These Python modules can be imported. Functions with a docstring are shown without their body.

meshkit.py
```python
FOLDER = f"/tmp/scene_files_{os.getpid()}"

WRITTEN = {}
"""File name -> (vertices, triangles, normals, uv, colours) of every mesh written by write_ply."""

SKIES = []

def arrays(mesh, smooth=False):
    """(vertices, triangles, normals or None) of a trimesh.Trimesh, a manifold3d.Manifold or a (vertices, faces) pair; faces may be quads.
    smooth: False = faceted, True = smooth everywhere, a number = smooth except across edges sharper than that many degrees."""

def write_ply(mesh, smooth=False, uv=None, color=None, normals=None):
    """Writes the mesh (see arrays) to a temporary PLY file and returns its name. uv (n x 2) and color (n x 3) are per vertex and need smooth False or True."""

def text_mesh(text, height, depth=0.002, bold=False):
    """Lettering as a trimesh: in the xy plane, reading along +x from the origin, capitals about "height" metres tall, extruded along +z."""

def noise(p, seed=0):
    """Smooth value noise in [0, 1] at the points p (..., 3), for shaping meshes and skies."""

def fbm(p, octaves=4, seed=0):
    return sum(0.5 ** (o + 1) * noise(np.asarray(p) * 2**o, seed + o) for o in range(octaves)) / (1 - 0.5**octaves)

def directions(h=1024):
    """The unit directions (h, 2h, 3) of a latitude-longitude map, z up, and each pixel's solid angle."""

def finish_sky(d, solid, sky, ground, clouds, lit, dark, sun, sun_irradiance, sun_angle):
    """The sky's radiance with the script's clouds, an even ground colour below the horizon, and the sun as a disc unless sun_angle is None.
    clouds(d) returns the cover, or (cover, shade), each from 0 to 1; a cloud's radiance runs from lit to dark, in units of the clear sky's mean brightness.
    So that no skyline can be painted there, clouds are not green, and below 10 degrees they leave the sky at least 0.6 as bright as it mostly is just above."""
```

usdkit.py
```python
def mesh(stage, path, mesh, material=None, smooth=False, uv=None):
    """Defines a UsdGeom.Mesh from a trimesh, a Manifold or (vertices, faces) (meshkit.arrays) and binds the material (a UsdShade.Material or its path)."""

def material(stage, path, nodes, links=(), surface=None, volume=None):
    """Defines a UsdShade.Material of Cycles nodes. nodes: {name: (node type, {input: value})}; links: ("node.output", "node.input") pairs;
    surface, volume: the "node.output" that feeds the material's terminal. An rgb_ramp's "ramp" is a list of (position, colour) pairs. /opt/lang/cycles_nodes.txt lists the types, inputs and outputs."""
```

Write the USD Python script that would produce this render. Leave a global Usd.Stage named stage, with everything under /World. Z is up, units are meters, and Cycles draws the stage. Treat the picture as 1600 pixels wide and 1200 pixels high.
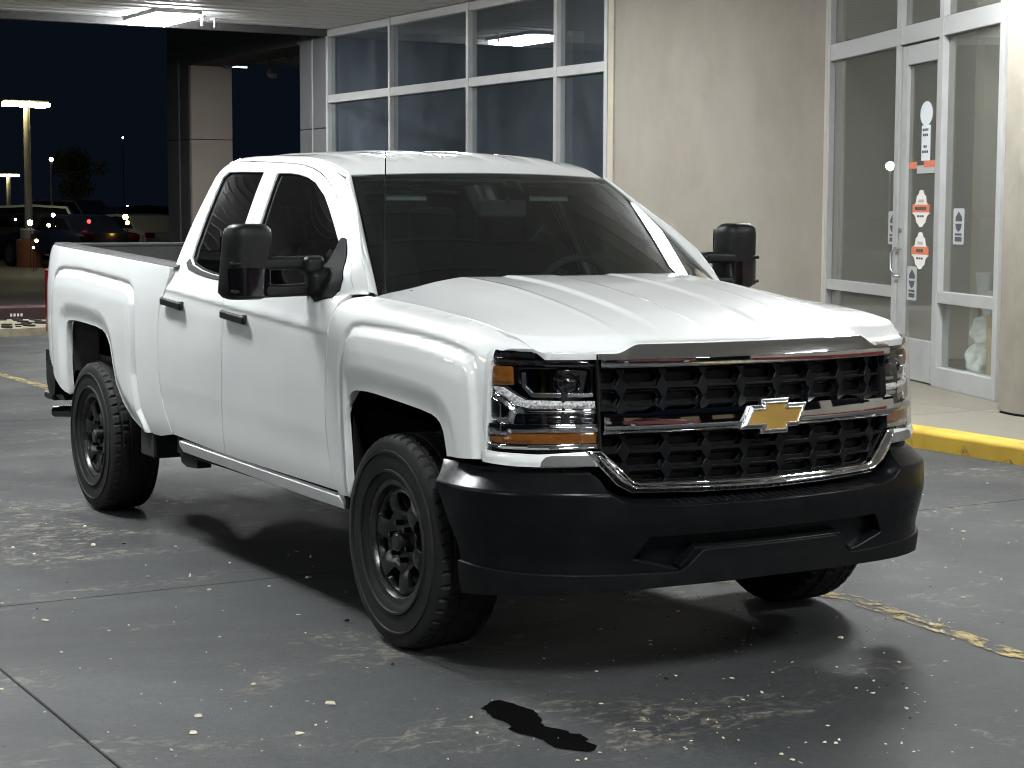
import math, random
import numpy as np
import trimesh, shapely
from shapely.geometry import Polygon, MultiPolygon, box as sbox, Point, LineString
from shapely import affinity
from scipy.spatial import Delaunay
from scipy.interpolate import PchipInterpolator, CubicSpline
import usdkit, meshkit
from pxr import Usd, UsdGeom, UsdLux, UsdShade, Gf, Sdf, Vt

stage = Usd.Stage.CreateInMemory()
UsdGeom.SetStageUpAxis(stage, 'Z')
UsdGeom.SetStageMetersPerUnit(stage, 1.0)
UsdGeom.Xform.Define(stage, '/World')
UsdGeom.Scope.Define(stage, '/World/Looks')

# ------------------------------------------------------------------ camera, sky, light levels
CAM_POS = np.array([6.0455, -3.9842, 1.6314])
YAW, PITCH, ROLL = math.radians(149.849), math.radians(-5.4304), math.radians(0.187)
FOCAL_PX = 2880.1
EXPOSURE = 0.0
LAMP = 136.0           # radiance of the canopy lamps
SKY = 0.06
SUN_EL = -0.30

def camera():
    f = np.array([math.cos(YAW) * math.cos(PITCH), math.sin(YAW) * math.cos(PITCH), math.sin(PITCH)])
    r = np.cross(f, [0, 0, 1]); r /= np.linalg.norm(r); u = np.cross(r, f)
    c, s = math.cos(ROLL), math.sin(ROLL)
    r, u = c * r + s * u, -s * r + c * u
    cam = UsdGeom.Camera.Define(stage, '/World/camera')
    m = Gf.Matrix4d(*[float(x) for x in (*r, 0, *u, 0, *(-f), 0, *CAM_POS, 1)])
    cam.AddTransformOp().Set(m)
    cam.CreateHorizontalApertureAttr(36.0); cam.CreateVerticalApertureAttr(27.0)
    cam.CreateFocalLengthAttr(36.0 * FOCAL_PX / 1600)
    cam.CreateClippingRangeAttr(Gf.Vec2f(0.05, 5000))
    cam.CreateExposureAttr(EXPOSURE)
camera()

LOOKS = '/World/Looks/'
def mat(name, nodes, links=(), surface='p.BSDF', volume=None):
    return usdkit.material(stage, LOOKS + name, nodes, links, surface=surface, volume=volume)

# night sky: the sun is far below the horizon; a faint navy glow from the town stays
mat('night_sky', {'s': ('sky_texture', {'sky_type': 'single_scattering', 'sun_disc': False, 'sun_elevation': SUN_EL, 'sun_rotation': 2.2}),
                  'm': ('mix_color', {'blend_type': 'add', 'fac': 1.0, 'b': (0.042, 0.070, 0.13), 'use_clamp': False}),
                  'b': ('background_shader', {'strength': SKY})},
    [('s.color', 'm.a'), ('m.result', 'b.color')], surface='b.background')
sky = UsdLux.DomeLight.Define(stage, '/World/sky')
UsdShade.MaterialBindingAPI.Apply(sky.GetPrim()).Bind(UsdShade.Material.Get(stage, LOOKS + 'night_sky'))
sky.GetPrim().SetCustomDataByKey('kind', 'structure')

# ------------------------------------------------------------------ prim helpers
used = {}
def path_for(parent, name):
    base = parent + '/' + name
    n = used.get(base, -1) + 1
    used[base] = n
    return base if n == 0 else f'{base}_{n:03d}'

ORIGIN = {}
def thing(name, label, cat, loc=(0, 0, 0), group=None, rz=0.0):
    p = path_for('/World', name)
    x = UsdGeom.Xform.Define(stage, p)
    x.AddTranslateOp().Set(Gf.Vec3d(*map(float, loc)))
    if rz: x.AddRotateZOp().Set(math.degrees(rz))
    o = x.GetPrim(); o.SetCustomDataByKey('label', label); o.SetCustomDataByKey('category', cat)
    if group: o.SetCustomDataByKey('group', group)
    ORIGIN[p] = np.array(loc, float)
    return p

def setting(name, loc=(0, 0, 0)):
    p = path_for('/World', name)
    x = UsdGeom.Xform.Define(stage, p); x.AddTranslateOp().Set(Gf.Vec3d(*map(float, loc)))
    x.GetPrim().SetCustomDataByKey('kind', 'structure')
    ORIGIN[p] = np.array(loc, float)
    return p

def vn(m):
    """vertices, faces, normals of any mesh form"""
    if isinstance(m, tuple) and len(m) == 3 and m[2] is not None and not isinstance(m[2], (int, float)):
        return np.asarray(m[0], float), np.asarray(m[1], int), np.asarray(m[2], float)
    return meshkit.arrays(m, False)

def put(parent, name, mesh, material, smooth=None, label=None, kind=None, local=False):
    """one Mesh prim. mesh: (v, f, n) with normals, or anything meshkit.arrays takes. World coordinates unless local."""
    p = path_for(parent, name)
    if isinstance(mesh, tuple) and len(mesh) == 3 and mesh[2] is not None:
        v, f, n = vn(mesh)
    else:
        v, f, n = meshkit.arrays(mesh, smooth)
    org = ORIGIN.get(parent)
    if org is None:
        for k in sorted(ORIGIN, key=len, reverse=True):
            if parent.startswith(k + '/'):
                org = ORIGIN[k]; break
    if org is not None and not local: v = v - org
    m = UsdGeom.Mesh.Define(stage, p)
    m.CreatePointsAttr(Vt.Vec3fArray.FromNumpy(v.astype(np.float32)))
    m.CreateFaceVertexCountsAttr(Vt.IntArray.FromNumpy(np.full(len(f), 3, np.int32)))
    m.CreateFaceVertexIndicesAttr(Vt.IntArray.FromNumpy(np.ascontiguousarray(f.astype(np.int32)).ravel()))
    m.CreateSubdivisionSchemeAttr('none')
    if n is not None:
        m.CreateNormalsAttr(Vt.Vec3fArray.FromNumpy(n.astype(np.float32))); m.SetNormalsInterpolation('vertex')
    UsdShade.MaterialBindingAPI.Apply(m.GetPrim()).Bind(UsdShade.Material.Get(stage, LOOKS + material))
    if label: m.GetPrim().SetCustomDataByKey('label', label)
    if kind: m.GetPrim().SetCustomDataByKey('kind', kind)
    return p

def solo(name, mesh, material, label, cat, group=None, kind=None, smooth=None):
    p = put('/World', name, mesh, material, smooth)
    o = stage.GetPrimAtPath(p)
    if label: o.SetCustomDataByKey('label', label)
    if cat: o.SetCustomDataByKey('category', cat)
    if group: o.SetCustomDataByKey('group', group)
    if kind: o.SetCustomDataByKey('kind', kind)
    return p

def copy_of(src, loc, rz, label, group=None):
    was = stage.GetPrimAtPath(src).GetCustomData()
    base = src.split('/')[-1]
    if base[-4:-3] == '_' and base[-3:].isdigit(): base = base[:-4]
    p = thing(base, label, was['category'], loc, group or was.get('group'), rz)
    o = stage.GetPrimAtPath(p)
    o.GetReferences().AddInternalReference(src); o.SetInstanceable(True)
    return p

# ------------------------------------------------------------------ mesh helpers
cat = trimesh.util.concatenate
def bx(x0, x1, y0, y1, z0, z1, c=0.0):
    """a box, with edges chamfered by c"""
    e = np.array([x1 - x0, y1 - y0, z1 - z0], float); ctr = np.array([x0 + x1, y0 + y1, z0 + z1]) / 2
    if c <= 0:
        m = trimesh.creation.box(e); m.apply_translation(ctr); return m
    h = e / 2; pts = []
    for sx in (-1, 1):
        for sy in (-1, 1):
            for sz in (-1, 1):
                s = np.array([sx, sy, sz])
                for k in range(3):
                    q = h - c; q[k] = h[k]; pts.append(s * q)
    m = trimesh.convex.convex_hull(np.array(pts)); m.apply_translation(ctr); return m

def rbox(ext, r, sub=2):
    """rounded box (hull of spheres) centred on the origin"""
    s = trimesh.creation.icosphere(sub, r).vertices; h = np.array(ext) / 2 - r
    pts = np.vstack([s + h * np.array([a, b, c]) for a in (-1, 1) for b in (-1, 1) for c in (-1, 1)])
    return trimesh.convex.convex_hull(pts)

def cyl(a, b, r, n=16, r2=None):
    a, b = np.array(a, float), np.array(b, float); d = b - a; L = np.linalg.norm(d); d /= L
    t = np.cross(d, [0, 0, 1.0] if abs(d[2]) < .9 else [1.0, 0, 0]); t /= np.linalg.norm(t); w = np.cross(d, t)
    an = np.arange(n) * 2 * np.pi / n; ring = np.cos(an)[:, None] * t + np.sin(an)[:, None] * w
    r2 = r if r2 is None else r2
    v = np.vstack([a + r * ring, b + r2 * ring, a, b]); f = []
    for i in range(n):
        j = (i + 1) % n
        f += [[i, j, n + j], [i, n + j, n + i], [2 * n, j, i], [2 * n + 1, n + i, n + j]]
    return trimesh.Trimesh(v, f, process=False)

def tube(pts, r, n=10, closed=False):
    p = np.array(pts, float); m = len(p)
    t = np.gradient(p, axis=0) if not closed else np.roll(p, -1, 0) - np.roll(p, 1, 0)
    t /= np.linalg.norm(t, axis=1, keepdims=True) + 1e-12
    a = np.cross(t, np.where(np.abs(t[:, 2:]) < .9, [0, 0, 1.0], [1.0, 0, 0])); a /= np.linalg.norm(a, axis=1, keepdims=True)
    b = np.cross(t, a); an = np.arange(n) * 2 * np.pi / n
    rr = np.broadcast_to(r, (m,))
    v = (p[:, None] + rr[:, None, None] * (np.cos(an)[None, :, None] * a[:, None] + np.sin(an)[None, :, None] * b[:, None])).reshape(-1, 3)
    f = []
    for i in range(m if closed else m - 1):
        i2 = (i + 1) % m
        for j in range(n):
            k = (j + 1) % n
            f += [[i * n + j, i * n + k, i2 * n + k], [i * n + j, i2 * n + k, i2 * n + j]]
    if not closed:
        for end, s in ((0, 1), (m - 1, -1)):
            for j in range(1, n - 1):
                f.append([end * n, end * n + j + (s < 0), end * n + j + (s > 0)])
    return trimesh.Trimesh(v, f, process=False)

def revolve(profile, n=64, mod=None, close=True):
    """profile (r, y) revolved about the y axis; mod(i_angle, k_profile, r, y) may alter r, y"""
    pr = np.array(profile, float); k = len(pr); v = []
    for i in range(n):
        a = 2 * np.pi * i / n
        for j, (r, y) in enumerate(pr):
            if mod: r, y = mod(i, j, r, y)
            v.append((r * np.cos(a), y, r * np.sin(a)))
    f = []
    for i in range(n):
        i2 = (i + 1) % n
        for j in range(k if close else k - 1):
            j2 = (j + 1) % k
            f += [[i * k + j, i2 * k + j, i2 * k + j2], [i * k + j, i2 * k + j2, i * k + j2]]
    return trimesh.Trimesh(np.array(v), np.array(f), process=False)

def extrude(poly, h, z0=0.0):
    m = trimesh.creation.extrude_polygon(poly, h, engine='earcut'); m.apply_translation([0, 0, z0]); return m

def moved(m, t=(0, 0, 0), rz=0, rx=0, ry=0):
    m = m.copy()
    for ang, ax in ((rx, [1, 0, 0]), (ry, [0, 1, 0]), (rz, [0, 0, 1])):
        if ang: m.apply_transform(trimesh.transformations.rotation_matrix(ang, ax))
    m.apply_translation(t); return m

def dens(ring, h):
    """a closed ring resampled with points at most h apart, corners kept"""
    r = np.array(ring, float)
    if np.allclose(r[0], r[-1]): r = r[:-1]
    out = []
    for a, b in zip(r, np.roll(r, -1, 0)):
        n = max(1, int(math.ceil(np.linalg.norm(b - a) / h)))
        out += [a + (b - a) * i / n for i in range(n)]
    return np.array(out)

def smoothpoly(pts, r):
    """polygon with corners rounded by r"""
    p = Polygon(pts)
    if not p.is_valid: p = p.buffer(0)
    return p.buffer(-r, quad_segs=6).buffer(2 * r, quad_segs=6).buffer(-r, quad_segs=6)

def panel(poly, fmap, h=.03, hb=None, flange=.016, bevel=.0022, flip=False, out=None, mirror=False):
    """A sheet cut to the outline poly in a 2-D chart, laid on the surface fmap(a, b) -> (n, 3), its rim turned in.
    out: a point-set hint (n,3)->sign is not needed: flip turns the outward side round."""
    if isinstance(poly, (list, np.ndarray)): poly = Polygon(poly)
    if not poly.is_valid: poly = poly.buffer(0)
    if isinstance(poly, MultiPolygon):
        ms = [panel(g, fmap, h, hb, flange, bevel, flip, out, mirror) for g in poly.geoms if g.area > 1e-6]
        o = 0; V, F_, N = [], [], []
        for v, f, n in ms:
            V.append(v); F_.append(f + o); N.append(n); o += len(v)
        return np.vstack(V), np.vstack(F_), np.vstack(N)
    hb = hb or h * .7
    poly = shapely.geometry.polygon.orient(poly, 1.0)
    rings = [dens(poly.exterior.coords, hb)] + [dens(i.coords, hb) for i in poly.interiors]
    B = np.vstack(rings)
    x0, y0, x1, y1 = poly.bounds
    gx, gy = np.meshgrid(np.arange(x0 + h / 2, x1, h), np.arange(y0 + h * .43, y1, h * .87))
    gx = gx + (np.arange(gx.shape[0]) % 2)[:, None] * h / 2
    g = np.stack([gx.ravel(), gy.ravel()], 1)
    if len(g):
        ins = poly.buffer(-hb * .55)
        g = g[shapely.contains_xy(ins, g[:, 0], g[:, 1])] if not ins.is_empty else g[:0]
    P = np.vstack([B, g]) if len(g) else B
    P = P + 0
    rng = np.random.RandomState(3); J = P.copy(); J[len(B):] += rng.uniform(-1, 1, (len(P) - len(B), 2)) * h * .02
    tri = Delaunay(J).simplices
    c = P[tri].mean(1)
    tri = tri[shapely.contains_xy(poly, c[:, 0], c[:, 1])]
    a, b, d = P[tri[:, 0]], P[tri[:, 1]], P[tri[:, 2]]
    ar = (b[:, 0] - a[:, 0]) * (d[:, 1] - a[:, 1]) - (b[:, 1] - a[:, 1]) * (d[:, 0] - a[:, 0])
    tri[ar < 0] = tri[ar < 0][:, ::-1]; tri = tri[np.abs(ar) > 1e-10]
    V = fmap(P[:, 0], P[:, 1])
    e = 2e-3
    du = fmap(P[:, 0] + e, P[:, 1]) - fmap(P[:, 0] - e, P[:, 1]); dv = fmap(P[:, 0], P[:, 1] + e) - fmap(P[:, 0], P[:, 1] - e)
    N = np.cross(du, dv); N /= np.linalg.norm(N, axis=1, keepdims=True) + 1e-12
    if flip: N = -N; tri = tri[:, ::-1]
    allV, allN, allF = [V], [N], [tri]
    n0 = len(V)
    if flange > 0:
        s = 0
        for ri, r in enumerate(rings):
            k = len(r); idx = np.arange(s, s + k); s += k
            p, n = V[idx], N[idx]
            tg = np.roll(p, -1, 0) - np.roll(p, 1, 0); tg /= np.linalg.norm(tg, axis=1, keepdims=True) + 1e-12
            to = np.cross(tg, n) * (-1 if flip else 1)
            r1 = p - n * bevel + to * bevel * .6; r2 = r1 - n * flange
            allV += [r1, r2]; mid = to + n * .25; mid /= np.linalg.norm(mid, axis=1, keepdims=True); allN += [mid, to]
            i1 = n0 + np.arange(k); i2 = n0 + k + np.arange(k); n0 += 2 * k
            nx = np.roll(np.arange(k), -1)
            for A, Bq in ((idx, i1), (i1, i2)):
                q = np.vstack([np.stack([A, Bq, Bq[nx]], 1), np.stack([A, Bq[nx], A[nx]], 1)])
                allF.append(q[:, ::-1] if flip else q)
    V, N, F_ = np.vstack(allV), np.vstack(allN), np.vstack(allF)
    if mirror: V = V * [1, -1, 1]; N = N * [1, -1, 1]; F_ = F_[:, ::-1]
    return V, F_, N

def mir(m):
    v, f, n = m; return v * [1, -1, 1], f[:, ::-1], n * [1, -1, 1]

def loft(rows, closed_u=False):
    """grid of points rows[i][j] -> smooth mesh (v, f, n)"""
    g = np.array(rows, float); a, b = g.shape[:2]
    v = g.reshape(-1, 3); i, j = np.meshgrid(np.arange(a - 1), np.arange(b if closed_u else b - 1), indexing='ij')
    j2 = (j + 1) % b
    q = np.stack([i * b + j, i * b + j2, (i + 1) * b + j2, (i + 1) * b + j], -1).reshape(-1, 4)
    f = np.vstack([q[:, [0, 1, 2]], q[:, [0, 2, 3]]])
    return trimesh.Trimesh(v, f, process=False)

def smoothed(m, angle=35):
    v, f, n = meshkit.arrays(m, angle); return v, f, n
# ------------------------------------------------------------------ materials
def simple(name, color, rough=.5, metal=0.0, coat=0.0, **k):
    d = {'base_color': color, 'roughness': rough, 'metallic': metal, 'coat_weight': coat}; d.update(k)
    mat(name, {'p': ('principled_bsdf', d)})

def mottled(name, c1, c2, scale=3.0, rough=(.5, .7), bump=0.0, bscale=60.0, detail=6.0, coat=0.0, bdist=.01, spec=.5):
    """two tones mixed by noise, roughness varied, optional fine relief"""
    nodes = {'g': ('geometry', {}), 'n': ('noise_texture', {'scale': scale, 'detail': detail, 'roughness': .62}),
             'r': ('rgb_ramp', {'ramp': [(.3, c1), (.7, c2)]}),
             'q': ('map_range', {'from_min': .3, 'from_max': .7, 'to_min': rough[0], 'to_max': rough[1], 'clamp': True}),
             'p': ('principled_bsdf', {'coat_weight': coat, 'specular_ior_level': spec})}
    links = [('g.position', 'n.vector'), ('n.fac', 'r.fac'), ('r.color', 'p.base_color'), ('n.fac', 'q.value'), ('q.result', 'p.roughness')]
    if bump:
        nodes['bn'] = ('noise_texture', {'scale': bscale, 'detail': 5.0, 'roughness': .6})
        nodes['b'] = ('bump', {'strength': bump, 'distance': bdist})
        links += [('g.position', 'bn.vector'), ('bn.fac', 'b.height'), ('b.normal', 'p.normal')]
    mat(name, nodes, links)

def pane(name, tint, ior=1.5, rough=0.0, dirt=0.0, dirt_color=(.4, .42, .42), strength=1.0, smear=False):
    nodes = {'t': ('transparent_bsdf', {'color': tint}), 'g': ('glossy_bsdf', {'color': (1.0, 1.0, 1.0), 'roughness': rough}),
             'lw': ('layer_weight', {'blend': .5}), 'pw': ('math', {'math_type': 'power', 'value2': 5.0}), 'f': ('math', {'math_type': 'multiply_add', 'value2': .955 * strength, 'value3': ((ior - 1) / (ior + 1)) ** 2 * 1.7}), 'm': ('mix_closure', {}), 'd': ('diffuse_bsdf', {'color': dirt_color}), 'k': ('mix_closure', {'fac': dirt})}
    extra = []
    if smear:
        nodes.update({'gp': ('geometry', {}), 'mp': ('mapping', {'scale': (1.3, 1.3, .7)}), 'n': ('noise_texture', {'scale': 1.1, 'detail': 6.0, 'roughness': .6, 'distortion': .8}),
                      'r': ('rgb_ramp', {'ramp': [(.35, tuple(.65 * c for c in dirt_color)), (.52, dirt_color), (.72, tuple(1.45 * c for c in dirt_color))]})})
        extra = [('gp.position', 'mp.vector'), ('mp.vector', 'n.vector'), ('n.fac', 'r.fac'), ('r.color', 'd.color')]
    mat(name, nodes, extra + [('t.BSDF', 'k.closure1'), ('d.BSDF', 'k.closure2'), ('lw.facing', 'pw.value1'), ('pw.value', 'f.value1'), ('f.value', 'm.fac'), ('k.closure', 'm.closure1'), ('g.BSDF', 'm.closure2')], surface='m.closure')

def glow(name, color, strength):
    mat(name, {'e': ('emission', {'color': color, 'strength': strength})}, surface='e.emission')

# car
mat('white_paint', {'g': ('geometry', {}), 'n': ('noise_texture', {'scale': 2.2, 'detail': 5.0}),
                    'r': ('rgb_ramp', {'ramp': [(.35, (.715, .735, .73)), (.65, (.75, .768, .764))]}),
                    'k': ('noise_texture', {'scale': 900.0, 'detail': 2.0}), 'b': ('bump', {'strength': .012, 'distance': .002}),
                    'p': ('principled_bsdf', {'roughness': .42, 'coat_weight': 1.0, 'coat_roughness': .025, 'coat_ior': 1.68})},
    [('g.position', 'n.vector'), ('n.fac', 'r.fac'), ('r.color', 'p.base_color'), ('g.position', 'k.vector'), ('k.fac', 'b.height'), ('b.normal', 'p.normal')])
mottled('black_plastic', (.006, .006, .0065), (.011, .011, .0115), 40, (.40, .52), .08, 700, bdist=.003, spec=.25)
mottled('bumper_black', (.0035, .004, .005), (.005, .0056, .0066), 6, (.20, .29), .03, 500, bdist=.002, spec=.14)
mottled('valance_black', (.005, .0055, .006), (.0085, .009, .0095), 9, (.36, .46), .06, 600, bdist=.003, spec=.10)
mottled('grille_black', (.0025, .0028, .0035), (.004, .0044, .005), 30, (.26, .36), .03, 500, bdist=.002, spec=.16)
simple('gloss_black', (.004, .004, .005), .12, 0, .6)
simple('flat_black', (.006, .006, .006), .9)
simple('patch_black', (.006, .006, .007), .75, specular_ior_level=.15)
simple('gap_black', (.003, .003, .003), 1.0)
simple('chrome', (.78, .79, .80), .035, 1.0)
simple('satin_chrome', (.62, .63, .65), .22, 1.0)
simple('smoked_chrome', (.10, .10, .11), .08, 1.0)
simple('amber_lens', (.17, .062, .012), .12, 0, .5)
simple('red_lens', (.10, .003, .004), .12, 0, .6)
simple('gold', (.50, .32, .085), .32, .75, .3)
mottled('led_strip', (.25, .25, .26), (.85, .86, .86), 120, (.12, .3), .5, 160, detail=1.0, bdist=.01)
mottled('tyre_rubber', (.006, .0062, .0065), (.014, .014, .0138), 11, (.62, .86), .15, 300, bdist=.004, spec=.28)
mottled('wheel_black', (.009, .009, .0095), (.019, .019, .0195), 14, (.24, .38), .05, 300, bdist=.003)
mottled('liner_grey', (.08, .08, .08), (.14, .14, .135), 9, (.7, .9))
mottled('bed_liner', (.020, .020, .021), (.040, .040, .040), 60, (.55, .75), .3, 220, bdist=.006)
mottled('underbody', (.010, .010, .010), (.030, .028, .026), 8, (.7, .95))
mottled('cabin_dark', (.016, .018, .019), (.030, .033, .034), 30, (.6, .8), .1, 300, bdist=.003)
mottled('cabin_seat', (.014, .015, .016), (.028, .030, .030), 22, (.8, .95), .2, 260, bdist=.004)
simple('visor_label', (.55, .56, .56), .6)
pane('windshield_glass', (.30, .36, .35), 1.5, 0.0, .015, (.16, .19, .19))
pane('tinted_glass', (.03, .032, .035), 1.5, 0.0, .02, (.05, .05, .05))
pane('front_tint', (.10, .11, .11), 1.5, 0.0, .02, (.05, .05, .05))
pane('lamp_cover', (.94, .94, .94), 1.5)
# building
mat('stucco', {'g': ('geometry', {}), 'n': ('noise_texture', {'scale': .9, 'detail': 7.0, 'roughness': .6}),
               'r': ('rgb_ramp', {'ramp': [(.3, (.212, .192, .162)), (.5, (.232, .211, .180)), (.72, (.245, .225, .192))]}),
               'mp': ('mapping', {'scale': (1.0, 1.0, .55)}), 's': ('noise_texture', {'scale': 1.3, 'detail': 6.0, 'roughness': .7}),
               'sr': ('rgb_ramp', {'ramp': [(.45, (1, 1, 1)), (.75, (.86, .84, .79))]}), 'm': ('mix_color', {'blend_type': 'multiply', 'fac': 1.0}),
               'b1': ('noise_texture', {'scale': 170.0, 'detail': 4.0, 'roughness': .6}), 'b': ('bump', {'strength': .35, 'distance': .006}),
               'p': ('principled_bsdf', {'roughness': .86})},
    [('g.position', 'n.vector'), ('n.fac', 'r.fac'), ('g.position', 'mp.vector'), ('mp.vector', 's.vector'), ('s.fac', 'sr.fac'), ('r.color', 'm.a'), ('sr.color', 'm.b'),
     ('m.result', 'p.base_color'), ('g.position', 'b1.vector'), ('b1.fac', 'b.height'), ('b.normal', 'p.normal')])
mottled('pillar_stucco', (.195, .176, .143), (.248, .227, .186), 3.5, (.8, .92), .35, 160, bdist=.006)
mottled('grey_panel', (.105, .107, .11), (.125, .128, .131), 1.2, (.42, .55))
mottled('taupe_panel', (.34, .29, .245), (.39, .335, .285), 1.0, (.5, .65))
mottled('soffit_paint', (.46, .46, .46), (.51, .51, .51), .8, (.45, .55))
mottled('fascia_paint', (.035, .034, .034), (.045, .044, .043), 1.5, (.5, .65))
mottled('dark_beam', (.035, .034, .036), (.05, .05, .052), 1.0, (.6, .8))
mottled('white_frame', (.30, .305, .30), (.35, .355, .348), 4, (.34, .5))
mottled('cream_trim', (.34, .31, .245), (.40, .365, .29), 5, (.6, .8))
pane('showroom_glass', (.93, .95, .965), 1.52, 0.0, .07, (.30, .35, .40), smear=True)
pane('entrance_glass', (.96, .975, .965), 1.52, 0.0, .03, (.34, .36, .33))
pane('entrance_film', (.91, .92, .91), 1.52, 0.0, .24, (.30, .30, .265))
simple('steel', (.45, .45, .46), .3, 1.0)
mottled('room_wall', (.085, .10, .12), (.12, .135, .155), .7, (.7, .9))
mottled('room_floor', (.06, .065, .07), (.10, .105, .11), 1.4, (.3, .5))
mottled('lobby_wall', (.40, .40, .365), (.48, .475, .43), .9, (.8, .9))
mottled('plastic_bag', (.50, .54, .51), (.70, .74, .71), 9, (.35, .5), .4, 30, bdist=.03)
mottled('cardboard', (.34, .27, .14), (.42, .34, .19), 6, (.8, .9))
simple('paper', (.62, .66, .68), .8)
simple('paper_pale', (.70, .68, .64), .8)
simple('sticker_orange', (.62, .16, .07), .6)
simple('sticker_grey', (.36, .38, .38), .5)
simple('ink', (.05, .05, .06), .7)
glow('lamp_lens', (.97, .995, 1.0), LAMP)
glow('pole_lamp_lens', (1.0, .88, .48), 42.0)
glow('side_post_lens', (.96, 1.0, .98), 150.0)
glow('far_glare', (.90, 1.0, .92), 260.0)
glow('shop_window', (1.0, .80, .52), .10)
mottled('shop_wall', (.10, .09, .08), (.16, .15, .13), .5, (.7, .9))
glow('far_white', (.95, .97, 1.0), 16.0)
glow('far_yellow', (1.0, .78, .32), 14.0)
glow('far_orange', (1.0, .52, .12), 10.0)
glow('tail_red', (1.0, .05, .04), 4.0)
glow('tube_white', (.85, .90, 1.0), 1.3)
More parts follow.
